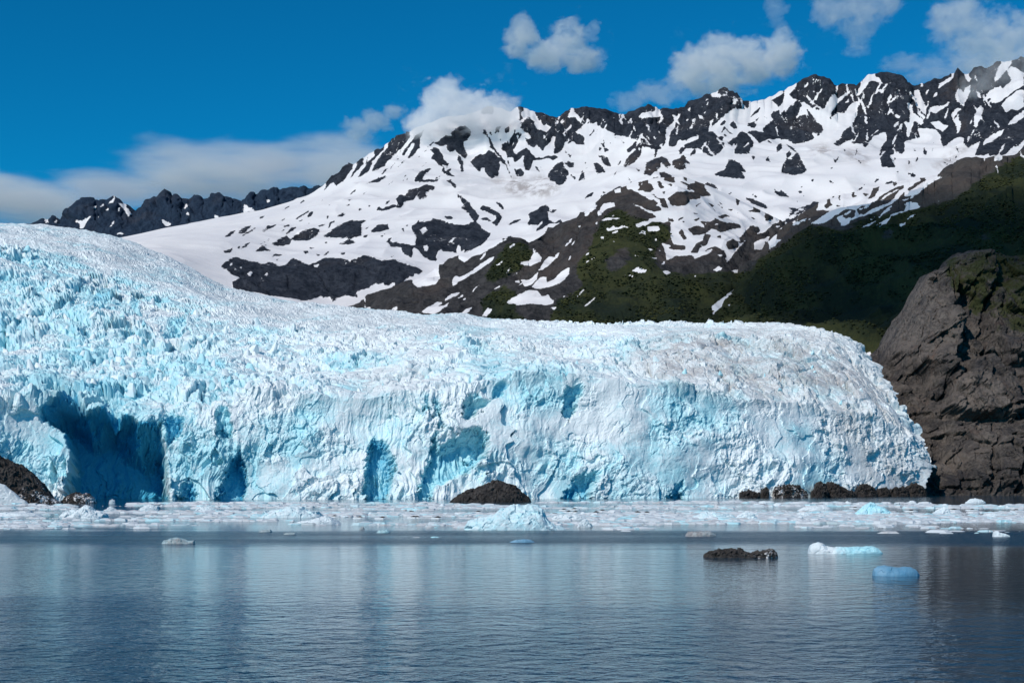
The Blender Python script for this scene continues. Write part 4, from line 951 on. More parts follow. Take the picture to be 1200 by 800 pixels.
# the larger seracs stand out of the icefall one by one
MAT_SERAC = make_ice_material("serac_ice", 1.3)
serac_meshes = []
for k in range(14):
    sx, sy, lean = random.uniform(0.5, 0.85), random.uniform(0.3, 0.8), random.uniform(-0.5, 0.5)
    def pt():
        h = random.random() ** 0.8
        r = 1 - 0.72 * h
        a = random.uniform(0, 2 * math.pi)
        return (math.cos(a) * r * sx + lean * h, math.sin(a) * r * sy, h * 1.5 - 0.45)
    serac_meshes.append(hull_mesh("serac", 26, pt, MAT_SERAC, {"blue": random.choice((0.15, 0.3, 0.45, 0.6)), "dirt": 0.1}))
cand = np.argwhere((GT > 1.15) & (GT < 3.08) & (GPX > -40) & (GPX < 1010) & (GPY > 285))
wgt = 0.25 + 1.6 * smooth(430, 60, GPX[cand[:, 0], cand[:, 1]])
pick = rng.choice(len(cand), 280, replace=False, p=wgt / wgt.sum())
for q in cand[pick]:
    p = GP[q[0], q[1]]
    o = link("serac", random.choice(serac_meshes), glacier)
    s = random.uniform(2.2, 4.6) * (1.35 if GPX[q[0], q[1]] < 330 else 0.85)
    o.location = (float(p[0]), float(p[1]), float(p[2]) - 0.15 * s)
    o.scale = (s * random.uniform(0.8, 1.5), s, s * random.uniform(0.7, 1.35))
    o.rotation_euler = (random.uniform(-0.2, 0.2), random.uniform(-0.25, 0.25), random.uniform(0, 6.28))

# ---------------------------------------------------------------- water
n = Nodes("fjord_water")
tc = n.coord()
wind = n.noise(n.coord((0.0035, 0.022, 1)), 1.0, 4, 0.55)
sep = n.n('ShaderNodeSeparateXYZ'); n.put(sep.inputs[0], tc)
yy = n.math('ADD', sep.outputs[1], n.math('MULTIPLY', n.math('SUBTRACT', wind, 0.5), 150.0))
amp_n = n.math('SUBTRACT', 1.65, n.math('MULTIPLY', n.step(yy, 95.0, 165.0), 1.30))
amp_n = n.math('ADD', amp_n, n.math('MULTIPLY', n.step(yy, 228.0, 276.0), 4.2))
amp_n = n.math('SUBTRACT', amp_n, n.math('MULTIPLY', n.step(yy, 318.0, 350.0), 4.0))
amp_n = n.math('MULTIPLY', amp_n, n.step(n.noise(n.coord((0.01, 0.045, 1), (3, 8, 0)), 1.0, 3, 0.5), 0.25, 0.7, 0.7, 1.25))
r1 = n.noise(n.coord((1.0, 1.0, 1)), 0.42, 3, 0.55, 0.3)
r2 = n.noise(n.coord((0.7, 1.0, 1), (40, 10, 0)), 1.5, 3, 0.6, 0.4)
h = n.math('ADD', n.math('MULTIPLY', r1, 1.0), n.math('MULTIPLY', r2, 0.22))
nb = n.bump(h, n.math('MULTIPLY', amp_n, 1.0), 0.42)
MAT_WATER = n.surface((0.003, 0.040, 0.076), n.math('MULTIPLY_ADD', amp_n, 0.04, 0.04), nb, 0.5, IOR=1.333)
bm = bmesh.new()
xs = [-9000, -2500, -800, -300, 0, 300, 800, 2500, 9000]
ys = [-3000, -300, 0, 100, 200, 350, 600, 1000, 2000, 5000, 14000]
vs = [[bm.verts.new((a, b, 0)) for a in xs] for b in ys]
for j in range(len(ys) - 1):
    for i in range(len(xs) - 1):
        bm.faces.new((vs[j][i], vs[j][i + 1], vs[j + 1][i + 1], vs[j + 1][i]))
me = bpy.data.meshes.new("water"); bm.to_mesh(me); bm.free(); me.materials.append(MAT_WATER)
tag(link("water", me), "blue grey fjord water with wind ripples and reflections", kind='structure')

# ---------------------------------------------------------------- rocks and icebergs with traced outlines
def mound(name, profile, base_py, thick, mat, seed, rough, facet, attrs, label=None, cat=None, group=None, nu=90, nv=46, shade=False, parent=None, dist=None, back=1.0):
    """A lump standing in the water: its outline seen from the boat is the profile, its depth is thick (m)."""
    d = dist or shore_distance(base_py)
    pr = np.array(profile, float)
    u = np.linspace(0, 1, nu)
    px = pr[0, 0] + (pr[-1, 0] - pr[0, 0]) * u
    py = np.interp(px, pr[:, 0], pr[:, 1])
    X = (px - 600) / F * d
    H = np.maximum((base_py - py) / F * d, 0.0)
    ang = np.linspace(0, math.pi, nv)
    end = np.clip(np.sin(np.pi * u), 0.0, 1) ** 0.5
    cx = X.mean()
    hmax = H.max()
    V = np.zeros((nv, nu, 3))
    s = np.sin(ang)[:, None] ** 0.75
    V[..., 0] = (X - cx)[None, :]
    V[..., 1] = -np.cos(ang)[:, None] * thick * (0.25 + 0.75 * end)[None, :] * np.where(np.cos(ang) < 0, back, 1.0)[:, None]
    V[..., 2] = s * (H[None, :] + 0.10 * hmax) - 0.10 * hmax
    wx, wy, wz = V[..., 0] + seed * 3.7, V[..., 1], V[..., 2]
    b1, _ = blocks(wx + wz * 0.4, wy + wz, facet, seed)
    b2, _ = blocks(wx, wy + wz * 0.7, facet * 0.4, seed + 5)
    r = b1 * rough + b2 * rough * 0.45 + ridged(wx / facet, wy / facet, wz / facet * 1.4, 4, seed + 9) * rough * 0.5
    lift = (np.sin(ang)[:, None] ** 0.5) * np.minimum(1, (H / (0.25 * hmax))[None, :])
    V[..., 2] += r * 0.55 * lift
    V[..., 1] -= r * np.cos(ang)[:, None] * lift * 0.9
    V[0, :, 2] = V[-1, :, 2] = -0.2 * hmax - 0.1
    A = {k: (v(V, H) if callable(v) else np.full(V.shape[:2], v)) for k, v in attrs.items()}
    me = mesh_arrays(name, V, grid_faces(nv, nu), mat, A, shade)
    o = link(name, me, parent, (cx, d, 0) if not parent else (cx - parent.location.x, d - parent.location.y, 0))
    if label:
        tag(o, label, cat, group)
    return o

ROCKA = {"rust": 0.25, "scrub": 0.0, "snow": 0.0}
mound("rock_island", [(527,587.5),(533,583),(541,578),(547,575),(556,573.5),(563,571),(570,567),(577,564.5),(584,564),(590,565),(597,568),(604,570),(610,573.5),(615,579),(620,583),(623,588)], 588, 11, MAT_SHORE_ROCK, 3, 1.5, 4.0, ROCKA,
      "low rounded dark brown rock island in the water before the glacier", "rock", nu=130, nv=60)
bank = mound("shore_bank", [(-360,589.5),(-310,560),(-230,515),(-150,502),(-70,512),(-20,522),(0,535),(14,541),(26,548),(38,556),(48,566),(56,576),(64,584),(72,589.5)], 590, 16, MAT_SHORE_ROCK, 7, 2.0, 2.8,
      {"rust": 0.1, "scrub": 0.0, "snow": lambda V, H: 0.22 + 0.20 * smooth(14, 2, V[..., 2])}, "black rubble bank with snow on it at the foot of the glacier", "rock bank", nu=260, nv=70)
mound("snow_bank", [(-260,590),(-220,574),(-140,561),(-70,557),(-10,563),(0,566),(6,568),(12,573),(18,577),(24,583),(30,586),(34,590)], 590.2, 6, MAT_BERG, 8, 0.4, 3.0, {"blue": 0.0, "dirt": 0.25}, nu=150, nv=40, parent=bank, dist=698)
mound("shore_rock", [(70,589.2),(75,584),(80,580),(86,577),(92,577),(97,580),(101,578),(105,580),(109,584),(113,589.2)], 589.2, 7, MAT_SHORE_ROCK, 9, 1.2, 3.2,
      {"rust": 0.25, "scrub": 0.0, "snow": 0.42}, "small snow dusted dark rock beside the deep blue ice hollow", "rock", nu=70, nv=40)

def foot(profile, dist, seed, label, snow=0.0, rough=2.4, facet=2.4):
    dist = float(np.interp(profile[len(profile) // 2][0], [s[0] for s in SHORE], [s[1] for s in SHORE])) - 9
    base = HOR + F * CAM_H / dist
    profile = [(x, 579 - (579 - y) * 0.58) for x, y in profile]
    pr = [(profile[0][0], base)] + list(profile) + [(profile[-1][0], base)]
    pr = [(x + (0.01 * i), min(y, base)) for i, (x, y) in enumerate(pr)]
    mound("shore_rock", pr, base, 9, MAT_SHORE_ROCK, seed, rough, facet, {"rust": 0.3, "scrub": 0.0, "snow": snow}, label, "rock", "dark rocks at the right foot of the glacier", nu=110, nv=60, dist=dist)

foot([(867,579),(872,576.5),(878,574),(884,575),(890,578.5)], 962, 21, "low black rock farthest from the cliff at the foot of the ice")
foot([(892,579),(894,572),(898,568),(902,570),(900,578)], 974, 22, "small narrow dark rock next to the low black rock at the ice foot", 0.2)
foot([(905,578),(908,566),(916,563),(926,562),(936,564),(940,571),(946,578)], 990, 23, "snow speckled dark rock under the ice edge", 0.40)
foot([(951,578.5),(953,569),(957,559),(962,555.5),(967,562),(970,578)], 1018, 24, "tall dark rock spotted with snow beside the pointed grey rock", 0.30)
foot([(967,579),(967.5,560),(971,556.5),(977,558),(983,562),(989,568),(996,573),(1003,579)], 1026, 25, "large pointed grey rock at the foot of the dirty ice")
foot([(1002,578.5),(1005,565),(1009,560),(1015,561),(1021,566),(1026,572),(1028,578)], 1058, 26, "dark steep rock between white ice and a round grey boulder")
foot([(1027,578.5),(1029,571),(1035,567.5),(1040,570),(1042,578)], 1070, 27, "round grey boulder beside the dark gap under blue ice")
foot([(1041,578.5),(1044,571),(1052,566),(1060,567),(1065,578)], 1082, 28, "black wet rock under the small blue ice cave", 0.05)
foot([(1059,578.5),(1062,566),(1068,559),(1075,560),(1082,569),(1086,578)], 1092, 29, "brown rock where the ice meets the cliff", 0.12)

def berg(profile, base, thick, seed, label, blue=0.3, dirt=0.0, rough=0.16, facet=None, group=None, name="iceberg", cat="iceberg", mat=None, **kw):
    d = shore_distance(base)
    w = (profile[-1][0] - profile[0][0]) / F * d
    hgt = (base - min(p[1] for p in profile)) / F * d
    return mound(name, profile, base, thick, mat or MAT_BERG, seed, rough * hgt * 1.6, facet or max(0.35, w * 0.16), {"blue": blue, "dirt": dirt}, label, cat, group, nu=kw.get('nu', 70), nv=kw.get('nv', 40))

berg([(543,620),(549,612),(556,609),(565,606.5),(572,606),(578,604),(586,598),(592,596.5),(600,594),(607,593),(613,593.2),(622,593.2),(630,594.5),(635,597.5),(638,603),(641,609),(645,613),(652,616),(660,618),(664,620)], 620, 6, 41, "largest pale blue iceberg floating in front of the rock island", 0.34, 0.0, 0.12, nu=140, nv=64)
MAT_DIRTY = make_ice_material("dirty_floating_ice", 5.0, (0.30, 0.30, 0.31))
MAT_BLUE = make_ice_material("clear_blue_ice", 3.0, (0.40, 0.52, 0.63), (0.22, 0.40, 0.54), (0.09, 0.27, 0.43))
mound("iceberg", [(824.5,652.5),(825.5,649),(829,646.8),(836,644.6),(842,643.6),(850,644),(858,643.2),(866,643.4),(871,644.2),(876,647),(881,648),(887,645.6),(892,647),(899,644.6),(906,644.4),(910,647),(911,652)], 652.5, 2.6, MAT_SHORE_ROCK, 43, 0.42, 0.75,
      {"rust": 0.0, "scrub": 0.0, "snow": lambda V, H: 0.20 + 0.22 * smooth(-1.5, 4.5, V[..., 0])}, "dirt blackened iceberg floating in the dark water band", "iceberg", nu=120, nv=50)
mound("iceberg", [(947,648),(948.5,641),(951,637),(958,635.5),(963,636.5),(968,640),(976,640.5),(988,641.3),(1002,641),(1015,640.2),(1023,640.5),(1030,643.5),(1034,648)], 648, 2.2, MAT_BERG, 44, 0.22, 1.1, {"blue": lambda V, H: 0.10 + 0.45 * smooth(-4.0, 0.5, V[..., 0]), "dirt": 0.0},
      "long low iceberg white at one end and blue at the other", "iceberg", nu=120, nv=50)
berg([(1023,674),(1024,667),(1028,664),(1036,662.3),(1044,663.6),(1052,664.6),(1060,663.6),(1067,664),(1073,667.5),(1076.5,673)], 674, 1.7, 45, "smooth blue iceberg nearest the viewer on the dark reflection", 0.85, 0, 0.05, nu=110, nv=50, mat=MAT_BLUE)
berg([(1163.5,628.5),(1164.5,623.5),(1168,622.6),(1172,624),(1178,625.5),(1183,628)], 628.5, 1.2, 46, "small white ice piece alone on the dark water below the cliff", 0.1)
berg([(1158,623),(1159,621.3),(1161,621.5),(1161.7,623)], 623, 0.4, 47, "tiny white ice bit beside the small white ice piece", 0.0, nu=24, nv=16)
berg([(189,636.5),(193,633.5),(200,631),(208,630),(213,631.6),(220,633.6),(227.5,634.2),(228,636.5)], 636.5, 2.0, 48, "grey low iceberg alone in the still water", 0.45, 0.9, mat=MAT_DIRTY)
berg([(803,628),(806,623.5),(814,622),(824,622),(832,623),(839,626.5)], 628, 2.0, 49, "flat grey violet ice floe beyond the dirt blackened iceberg", 0.2, 0.4, mat=MAT_DIRTY)
berg([(303,623),(308,620.8),(317,620.3),(319,623)], 623, 1.5, 50, "dark grey sliver of ice off the edge of the pack, larger of two", 0.35, 0.6, nu=36, nv=20, mat=MAT_DIRTY)
berg([(332,626),(336,623.8),(346,624),(348,626)], 626, 1.2, 51, "low dark ice sliver farthest out from the pack edge", 0.35, 0.6, nu=36, nv=20, mat=MAT_DIRTY)
berg([(421,620),(423,617.4),(426,617.2),(427.5,620)], 620, 0.9, 52, "small dark ice lump at the pack edge left of the largest iceberg", 0.3, 0.7, nu=30, nv=18, mat=MAT_DIRTY)
berg([(441,624),(444,621.2),(454,620.5),(457.5,624)], 624, 1.2, 53, "blue grey slab of ice at the pack edge left of the largest iceberg", 0.45, 0.3, nu=36, nv=20, mat=MAT_DIRTY)
berg([(597,635),(604,632.6),(614,631.4),(622,632.6),(627,635)], 635, 1.5, 54, "faint blue low floe in front of the largest iceberg", 0.7, 0, nu=40, nv=22, mat=MAT_BLUE)
for i, (pr, base, lab, bl) in enumerate([
    ([(70,606),(74,602),(80,598),(87,597),(93,597.5),(97,594),(100,591.6),(104,592.4),(108,595),(112,599),(118,599.6),(124,602),(127,606)], 606, "tall white peaked iceberg in the pack near the dark blue hollow", 0.1),
    ([(93,609.5),(96,605),(101,602.4),(107,601.5),(113,603),(117,606),(118,609.5)], 609.5, "rounded white ice lump in front of the tall peaked iceberg", 0.0),
    ([(-12,604.5),(0,600.5),(14,599.8),(30,600.5),(42,601.5),(49,604.5)], 604.5, "long flat white floe below the snowy rubble bank", 0.05),
    ([(127.5,589.9),(128.5,586.5),(131.5,585),(134.5,586.5),(135,589.9)], 589.9, "little white ice ball before the dark blue hollow", 0.0),
    ([(121,598),(126,596),(129,593),(133,594.5),(138,598)], 598, "white ice triangle behind the tall peaked iceberg", 0.1),
    ([(162,597.8),(166,594),(172,591.8),(180,591),(185,593),(187,597.8)], 597.8, "white dome of ice alone below the edge of the dark blue hollow", 0.05),
    ([(228,599),(232,594.5),(240,592.6),(248,593.5),(254,596),(257,599)], 599, "low white ice heap second beyond the white dome", 0.15),
    ([(304,606),(312,600),(322,598.5),(332,596),(342,593.2),(352,594.5),(360,598),(372,600),(382,606)], 606, "broad pale ice heap behind the pointed white iceberg", 0.25),
    ([(343,614),(352,611.5),(364,609.8),(374,606),(383,604.3),(390,606.8),(396,611),(400,614)], 614, "pointed white iceberg at the pack edge", 0.05),
    ([(644,609),(650,605),(658,602.5),(668,601.3),(676,602.4),(683,605),(689,609)], 609, "white ice heap just right of the largest iceberg", 0.1),
    ([(676,617.5),(680,611.5),(684,608.2),(688,609.5),(692,613.5),(695,617.5)], 617.5, "small white hump of ice at the pack edge right of the largest iceberg", 0.15),
    ([(806,608.5),(814,603.5),(824,600.5),(836,599.8),(848,601),(858,603.5),(864,608.5)], 608.5, "broad white ice mound behind the dirt blackened iceberg", 0.25),
    ([(861,609),(866,602.5),(874,600),(882,601),(889,609)], 609, "steep white ice mound next to the broad one", 0.15),
    ([(934,598),(942,594),(956,592.2),(968,592.8),(976,598)], 598, "flat white floe in the far pack below the rocks", 0.05),
    ([(929,605.5),(934,601),(942,600),(949,602),(951,605.5)], 605.5, "small white mound between the flat floe and open water", 0.1),
    ([(1001,603.5),(1007,597),(1014,591),(1020,588.2),(1027,590.5),(1036,596),(1044,599.5),(1052,603.5)], 603.5, "pale blue peaked iceberg in the pack under the dirty ice", 0.50),
    ([(1131,589.2),(1136,585.5),(1143,584),(1150,585.2),(1155,589.2)], 589.2, "white mound in the far pack below the cliff", 0.1),
    ([(1091,603.5),(1098,598),(1106,594.3),(1111,596),(1115,603.5)], 603.5, "white ice lump in the pack below the cliff foot", 0.1),
    ([(1145,606.5),(1154,602.5),(1164,601.3),(1172,602.8),(1176,606.5)], 606.5, "long low white floe near the pack's right end", 0.05),
]):
    w = (pr[-1][0] - pr[0][0]) / F * shore_distance(base)
    berg(pr, base, max(0.8, 0.28 * w), 60 + i, lab, bl, 0.0, 0.14, nu=64, nv=36)

# ---------------------------------------------------------------- brash ice
def streak(x, y):
    x = np.asarray(x, float); y = np.asarray(y, float)
    return 0.9 * perlin(x * 0.0045, y * 0.012, 0 * x, 78) + fbm(np.asarray(x, float) * 0.011, np.asarray(y, float) * 0.03, np.zeros_like(np.asarray(x, float)), 4, 77)

def pack_points(count, lo_py=588.2, hi_py=632, thr=0.24):
    """Random spots on the water inside the band of drifting ice, denser along its streaks."""
    X, Y = [], []
    got = 0
    while got < count:
        py = lo_py + (hi_py - lo_py) * rng.random(60000)
        px = rng.uniform(-330, 1480, 60000)
        edge = 617.0 + 5.0 * perlin(px / 70.0, 0 * px, 0 * px, 79) * 1.6 + 3.0 * perlin(px / 19.0, 0 * px, 0 * px, 80) - 3.5 * smooth(1080, 1200, px) - 1.0 * smooth(300, 60, px)
        d = CAM_H * F / (py - HOR)
        x = (px - 600) / F * d
        s = streak(x, d)
        gap = 0.30 * smooth(594, 590, py) + 0.26 * smooth(0, 8, py - edge + 5) + 0.10 * smooth(330, 80, px)
        ok = (s > thr + gap + rng.normal(0, 0.10, len(s))) & (py < edge + rng.gamma(1.2, 1.6, len(s)))
        ok &= ~((px > 520) & (px < 630) & (py < 590))
        X.append(x[ok]); Y.append(d[ok]); got += ok.sum()
    return np.concatenate(X)[:count], np.concatenate(Y)[:count]

chunk_meshes = []
for k in range(12):
    bm = bmesh.new()
    bmesh.ops.create_icosphere(bm, subdivisions=3, radius=1.0)
    co = np.array([v.co[:] for v in bm.verts])
    f = 0.5 + 0.30 * k
    g, _ = blocks(co[:, 0] * 1.0 + f * 7, co[:, 1] + co[:, 2], 0.75, 300 + k)
    r = 1 + 0.30 * g + 0.35 * fbm(co[:, 0] * 1.1 + f * 5, co[:, 1] * 1.1, co[:, 2] * 1.1, 3, 330 + k)
    hz = random.uniform(0.28, 0.6)
    for v, rr in zip(bm.verts, r):
        c = v.co * float(rr)
        c.z = max(c.z, -0.35) * hz * (1.0 + 0.5 * float(np.sin(c.x * 3 + k)))
        c.y *= random.choice((1,)) * 0.75
        v.co = c
    me = bpy.data.meshes.new("ice_chunk")
    bm.to_mesh(me); bm.free()
    for an, v in (("blue", random.choice((0.0, 0.05, 0.15, 0.3))), ("dirt", random.choice((0.0, 0.1, 0.35)))):
        a = me.attributes.new(an, 'FLOAT', 'POINT'); a.data.foreach_set("value", np.full(len(me.vertices), v, dtype=np.float32))
    me.materials.append(MAT_BERG)
    chunk_meshes.append(me)
def ice_chunk(x, y, s, sz=1.0):
    o = link("ice_chunk", random.choice(chunk_meshes), None, (float(x), float(y), 0.0))
    o.scale = (s * random.uniform(0.9, 1.7), s, s * sz * random.uniform(0.5, 1.0))
    o.rotation_euler = (0, 0, random.uniform(0, 6.28))
    return o
cx, cy = pack_points(290, 589.5, 618.5)
for a, b in zip(cx, cy):
    d_scale = b / 520.0
    tag(ice_chunk(a, b, random.uniform(0.8, 1.9) * d_scale), "white brash ice chunk drifting in the crowded pack before the glacier", "ice chunk", "loose brash ice chunks in the pack")

# everything smaller: thousands of low floes as one mass
MAT_BRASH = make_ice_material("brash_ice_bits", 5.0, (0.60, 0.66, 0.70))
def floe_mass(count, name, rmin, rmax, flat):
    x, y = pack_points(count)
    k = 6
    r = (rmin + (rmax - rmin) * rng.random(count) ** 3.2) * (y / 520.0) ** 0.6
    h = np.maximum(0.05, r * rng.uniform(0.10, 0.55, count)) * flat
    a0 = rng.uniform(0, 6.28, count)
    V = np.zeros((count, 2 * k + 1, 3))
    for j in range(k):
        a = a0 + j * 2 * math.pi / k + rng.normal(0, 0.15, count)
        rr = r * rng.uniform(0.7, 1.25, count)
        V[:, j] = np.stack([x + np.cos(a) * rr * 1.5, y + np.sin(a) * rr, np.full(count, -0.08)], -1)
        q = rng.uniform(0.5, 0.9, count)
        V[:, k + j] = np.stack([x + np.cos(a) * rr * q * 1.5, y + np.sin(a) * rr * q, h * rng.uniform(0.45, 1.0, count)], -1)
    V[:, 2 * k] = np.stack([x, y, h * rng.uniform(0.7, 1.25, count)], -1)
    base = (np.arange(count) * (2 * k + 1))[:, None, None]
    tri = []
    for j in range(k):
        jn = (j + 1) % k
        tri += [(j, jn, k + jn), (j, k + jn, k + j), (k + j, k + jn, 2 * k)]
    Fc = (np.array(tri)[None] + base).reshape(-1, 3)
    bl = np.repeat(np.where(rng.random(count) < 0.4, rng.uniform(0.15, 0.5, count), 0.1)[:, None], 2 * k + 1, 1)
    di = np.repeat(np.where(rng.random(count) < 0.35, rng.uniform(0.2, 0.7, count), 0.1)[:, None], 2 * k + 1, 1)
    me = mesh_arrays(name, V, Fc, MAT_BRASH, {"blue": bl, "dirt": di})
    return tag(link(name, me), "crowded band of small white ice bits drifting between the open water and the glacier", "brash ice", kind='stuff')
floe_mass(33000, "brash_ice", 0.25, 2.6, 0.8)

# ---------------------------------------------------------------- seals hauled out on the floes
n = Nodes("seal_fur")
MAT_SEAL = n.surface(n.mix(n.step(n.noise(n.coord(), 9.0, 3), 0.45, 0.65), (0.022, 0.019, 0.018), (0.075, 0.062, 0.055)), 0.5)
def seal_mesh(bend, lift):
    bm = bmesh.new()
    spine = [(-0.86, 0.03), (-0.70, 0.075), (-0.50, 0.135), (-0.20, 0.215), (0.10, 0.25), (0.36, 0.22), (0.54, 0.155), (0.64, 0.125), (0.74, 0.130), (0.83, 0.10), (0.90, 0.055)]
    rings, K = [], 10
    for i, (sx, r) in enumerate(spine):
        t = (sx + 0.86) / 1.76
        z = r * 0.85 + 0.10 * max(0, 0.22 - t) + lift * max(0, t - 0.72) * 2.2
        y = bend * (t - 0.5) ** 2
        rings.append([bm.verts.new((sx, y + math.cos(a) * r * 1.05, z + math.sin(a) * r * 0.85)) for a in [2 * math.pi * j / K for j in range(K)]])
    for a, b in zip(rings[:-1], rings[1:]):
        for j in range(K):
            bm.faces.new((a[j], a[(j + 1) % K], b[(j + 1) % K], b[j]))
    bm.faces.new(rings[0][::-1]); bm.faces.new(rings[-1])
    def flipper(x, y, z, dx, dy, dz, w):
        p = Vector((x, y, z)); q = p + Vector((dx, dy, dz)); s = Vector((-dy, dx, 0)).normalized() * w
        v = [bm.verts.new(c) for c in (p - s, p + s, q + s * 1.3, q - s * 1.3, p - s + Vector((0, 0, .03)), p + s + Vector((0, 0, .03)), q + s * 1.3 + Vector((0, 0, .015)), q - s * 1.3 + Vector((0, 0, .015)))]
        for f in ((0, 1, 2, 3), (7, 6, 5, 4), (0, 4, 5, 1), (1, 5, 6, 2), (2, 6, 7, 3), (3, 7, 4, 0)):
            bm.faces.new([v[i] for i in f])
    for sgn in (-1, 1):
        flipper(0.34, sgn * 0.17, 0.08, -0.20, sgn * 0.14, -0.05, 0.05)
        flipper(-0.80, bend * 0.2 + sgn * 0.02, 0.05, -0.22, sgn * 0.10, 0.05, 0.05)
    bmesh.ops.recalc_face_normals(bm, faces=bm.faces)
    me = bpy.data.meshes.new("seal"); bm.to_mesh(me); bm.free()
    for p in me.polygons:
        p.use_smooth = True
    me.materials.append(MAT_SEAL)
    return me
seal_meshes = [seal_mesh(0.25, 0.25), seal_mesh(-0.2, 0.05), seal_mesh(0.1, 0.42)]
SEALS = [(391.7,604),(421.7,605.3),(448,606),(481.7,598.8),(485,605),(489,605),(513,605.8),(545,600.5),(560,598.8),(570,602),(641.7,600.8),(648.5,601.7),(661,596.3),(666.7,598.7),(672.5,595.5),(674,599),(699,599.5),(706.7,597.5),(747.5,599.5),(758,599.7),(768,599),(890,598.8),(904,599.5),(916,599.5),(896,603.7),(922.5,599),(986.7,599.5),(1001.7,593.8),(1021.7,605.5),(1067.5,597.5),(1117.5,596.3),(1139,596.3),(1190,597),(1196.7,599.5)]
TENS = ["first","second","third","fourth","fifth","sixth","seventh","eighth","ninth","tenth","eleventh","twelfth","thirteenth","fourteenth","fifteenth","sixteenth","seventeenth","eighteenth","nineteenth","twentieth"]
ORD = TENS + ["twenty " + t for t in TENS[:9]] + ["thirtieth"] + ["thirty " + t for t in TENS[:9]]
ORD = [t.replace(" ", "-") for t in ORD]
rank = {i: r for r, i in enumerate(sorted(range(len(SEALS)), key=lambda i: SEALS[i][0]))}
for i, (px_, py_) in enumerate(SEALS):
    d = shore_distance(py_ + 1.6)
    x = (px_ - 600) / F * d
    bm = bmesh.new()
    rr = [random.uniform(1.3, 2.0) for _ in range(9)]
    top = [bm.verts.new((math.cos(a * 0.698) * r * 1.25, math.sin(a * 0.698) * r * 0.9, 0.30)) for a, r in enumerate(rr)]
    low = [bm.verts.new((math.cos(a * 0.698) * r * 1.45, math.sin(a * 0.698) * r * 1.05, -0.2)) for a, r in enumerate(rr)]
    bm.faces.new(top)
    for j in range(9):
        bm.faces.new((low[j], low[(j + 1) % 9], top[(j + 1) % 9], top[j]))
    me = bpy.data.meshes.new("ice_floe"); bm.to_mesh(me); bm.free()
    for an, v in (("blue", 0.05), ("dirt", 0.15)):
        a = me.attributes.new(an, 'FLOAT', 'POINT'); a.data.foreach_set("value", np.full(len(me.vertices), v, dtype=np.float32))
    me.materials.append(MAT_BERG)
    f = link("ice_floe", me, None, (x, d, 0))
    tag(f, "flat white ice floe carrying the %s seal from the left in the pack" % ORD[rank[i]], "ice floe", "flat floes carrying seals")
    s = link("seal", seal_meshes[i % 3], None, (x, d, 0.295))
    s.rotation_euler = (0, 0, random.choice((0.0, math.pi)) + random.uniform(-0.4, 0.4))
    sc = random.uniform(1.0, 1.35)
    s.scale = (sc, sc, sc)
    tag(s, "dark seal lying on a floe, %s from the left among the seals in the pack" % ORD[rank[i]], "seal", "seals resting on the ice")

# ---------------------------------------------------------------- clouds
def cloud(label, d, depth, lobes, dens, seed, soft=0.35, grain=70.0, flat=1.35, amp=2.7, cut=0.05):
    """Vapour gathered round several lobes (column, row, half width, half height); ragged by noise."""
    x0 = min(l[0] - l[2] for l in lobes) ; x1 = max(l[0] + l[2] for l in lobes)
    y0 = min(l[1] - l[3] for l in lobes) ; y1 = max(l[1] + l[3] for l in lobes)
    c = unproject((x0 + x1) / 2, (y0 + y1) / 2, d)
    k = d / F
    n = Nodes("cloud_vapour")
    tc = n.n('ShaderNodeTexCoord').outputs['Object']
    tot = None
    for lx, ly, lw, lh in lobes:
        m = n.n('ShaderNodeMapping'); n.put(m.inputs['Vector'], tc)
        s = (1 / (lw * k), 1 / depth, 1 / (lh * k))
        m.inputs['Scale'].default_value = s
        m.inputs['Location'].default_value = (-(lx - (x0 + x1) / 2) * k * s[0], 0, ((ly - (y0 + y1) / 2)) * k * s[2])
        ln = n.n('ShaderNodeVectorMath', operation='DOT_PRODUCT'); n.put(ln.inputs[0], m.outputs[0]); n.put(ln.inputs[1], m.outputs[0])
        e = n.math('SUBTRACT', 1.0, ln.outputs['Value'])
        e = n.math('MAXIMUM', e, 0.0)
        tot = e if tot is None else n.math('SMOOTH_MAX', tot, e, 0.25)
    w = n.n('ShaderNodeMapping'); n.put(w.inputs['Vector'], tc)
    w.inputs['Scale'].default_value = (1 / grain, 1 / grain, flat / grain)
    w.inputs['Location'].default_value = (seed * 7.3, seed * 3.1, seed * 1.7)
    nz = n.noise(w.outputs[0], 1.0, 6, 0.58, 0.35)
    v = n.math('ADD', tot, n.math('MULTIPLY', n.math('SUBTRACT', nz, 0.5), amp))
    f = n.math('MULTIPLY', n.step(v, 0.38 + cut, 0.38 + cut + soft), n.step(tot, 0.02, 0.30))
    pv = n.n('ShaderNodeVolumePrincipled')
    pv.inputs['Color'].default_value = (1.0, 1.0, 1.0, 1)
    pv.inputs['Anisotropy'].default_value = -0.25
    n.put(pv.inputs['Density'], n.math('MULTIPLY', f, dens))
    n.t.links.new(pv.outputs[0], n.out.inputs['Volume'])
    bm = bmesh.new(); bmesh.ops.create_icosphere(bm, subdivisions=4, radius=1.0)
    rx, rz = (x1 - x0) / 2 * k, (y1 - y0) / 2 * k
    for vv in bm.verts:                       # a rounded box, so that no lobe is cut off
        q = vv.co
        s = 1 / max(abs(q.x), abs(q.y), abs(q.z)) * 0.75 + 0.25
        vv.co = (q.x * s * rx, q.y * s * depth, q.z * s * rz)
    me = bpy.data.meshes.new("cloud"); bm.to_mesh(me); bm.free()
    me.materials.append(n.m)
    return tag(link("cloud", me, None, c), label, "cloud", "clouds over the mountains")
cloud("two lobed white cloud floating free above the summits", 12400, 265, [(612,46,30,34),(640,66,44,28),(664,50,32,34),(684,70,36,22)], 0.00429, 1, grain=155)
cloud("tiny cloud puff beside the two lobed white cloud", 12400, 110, [(690,40,20,16),(698,33,12,12)], 0.00271, 2, grain=155)
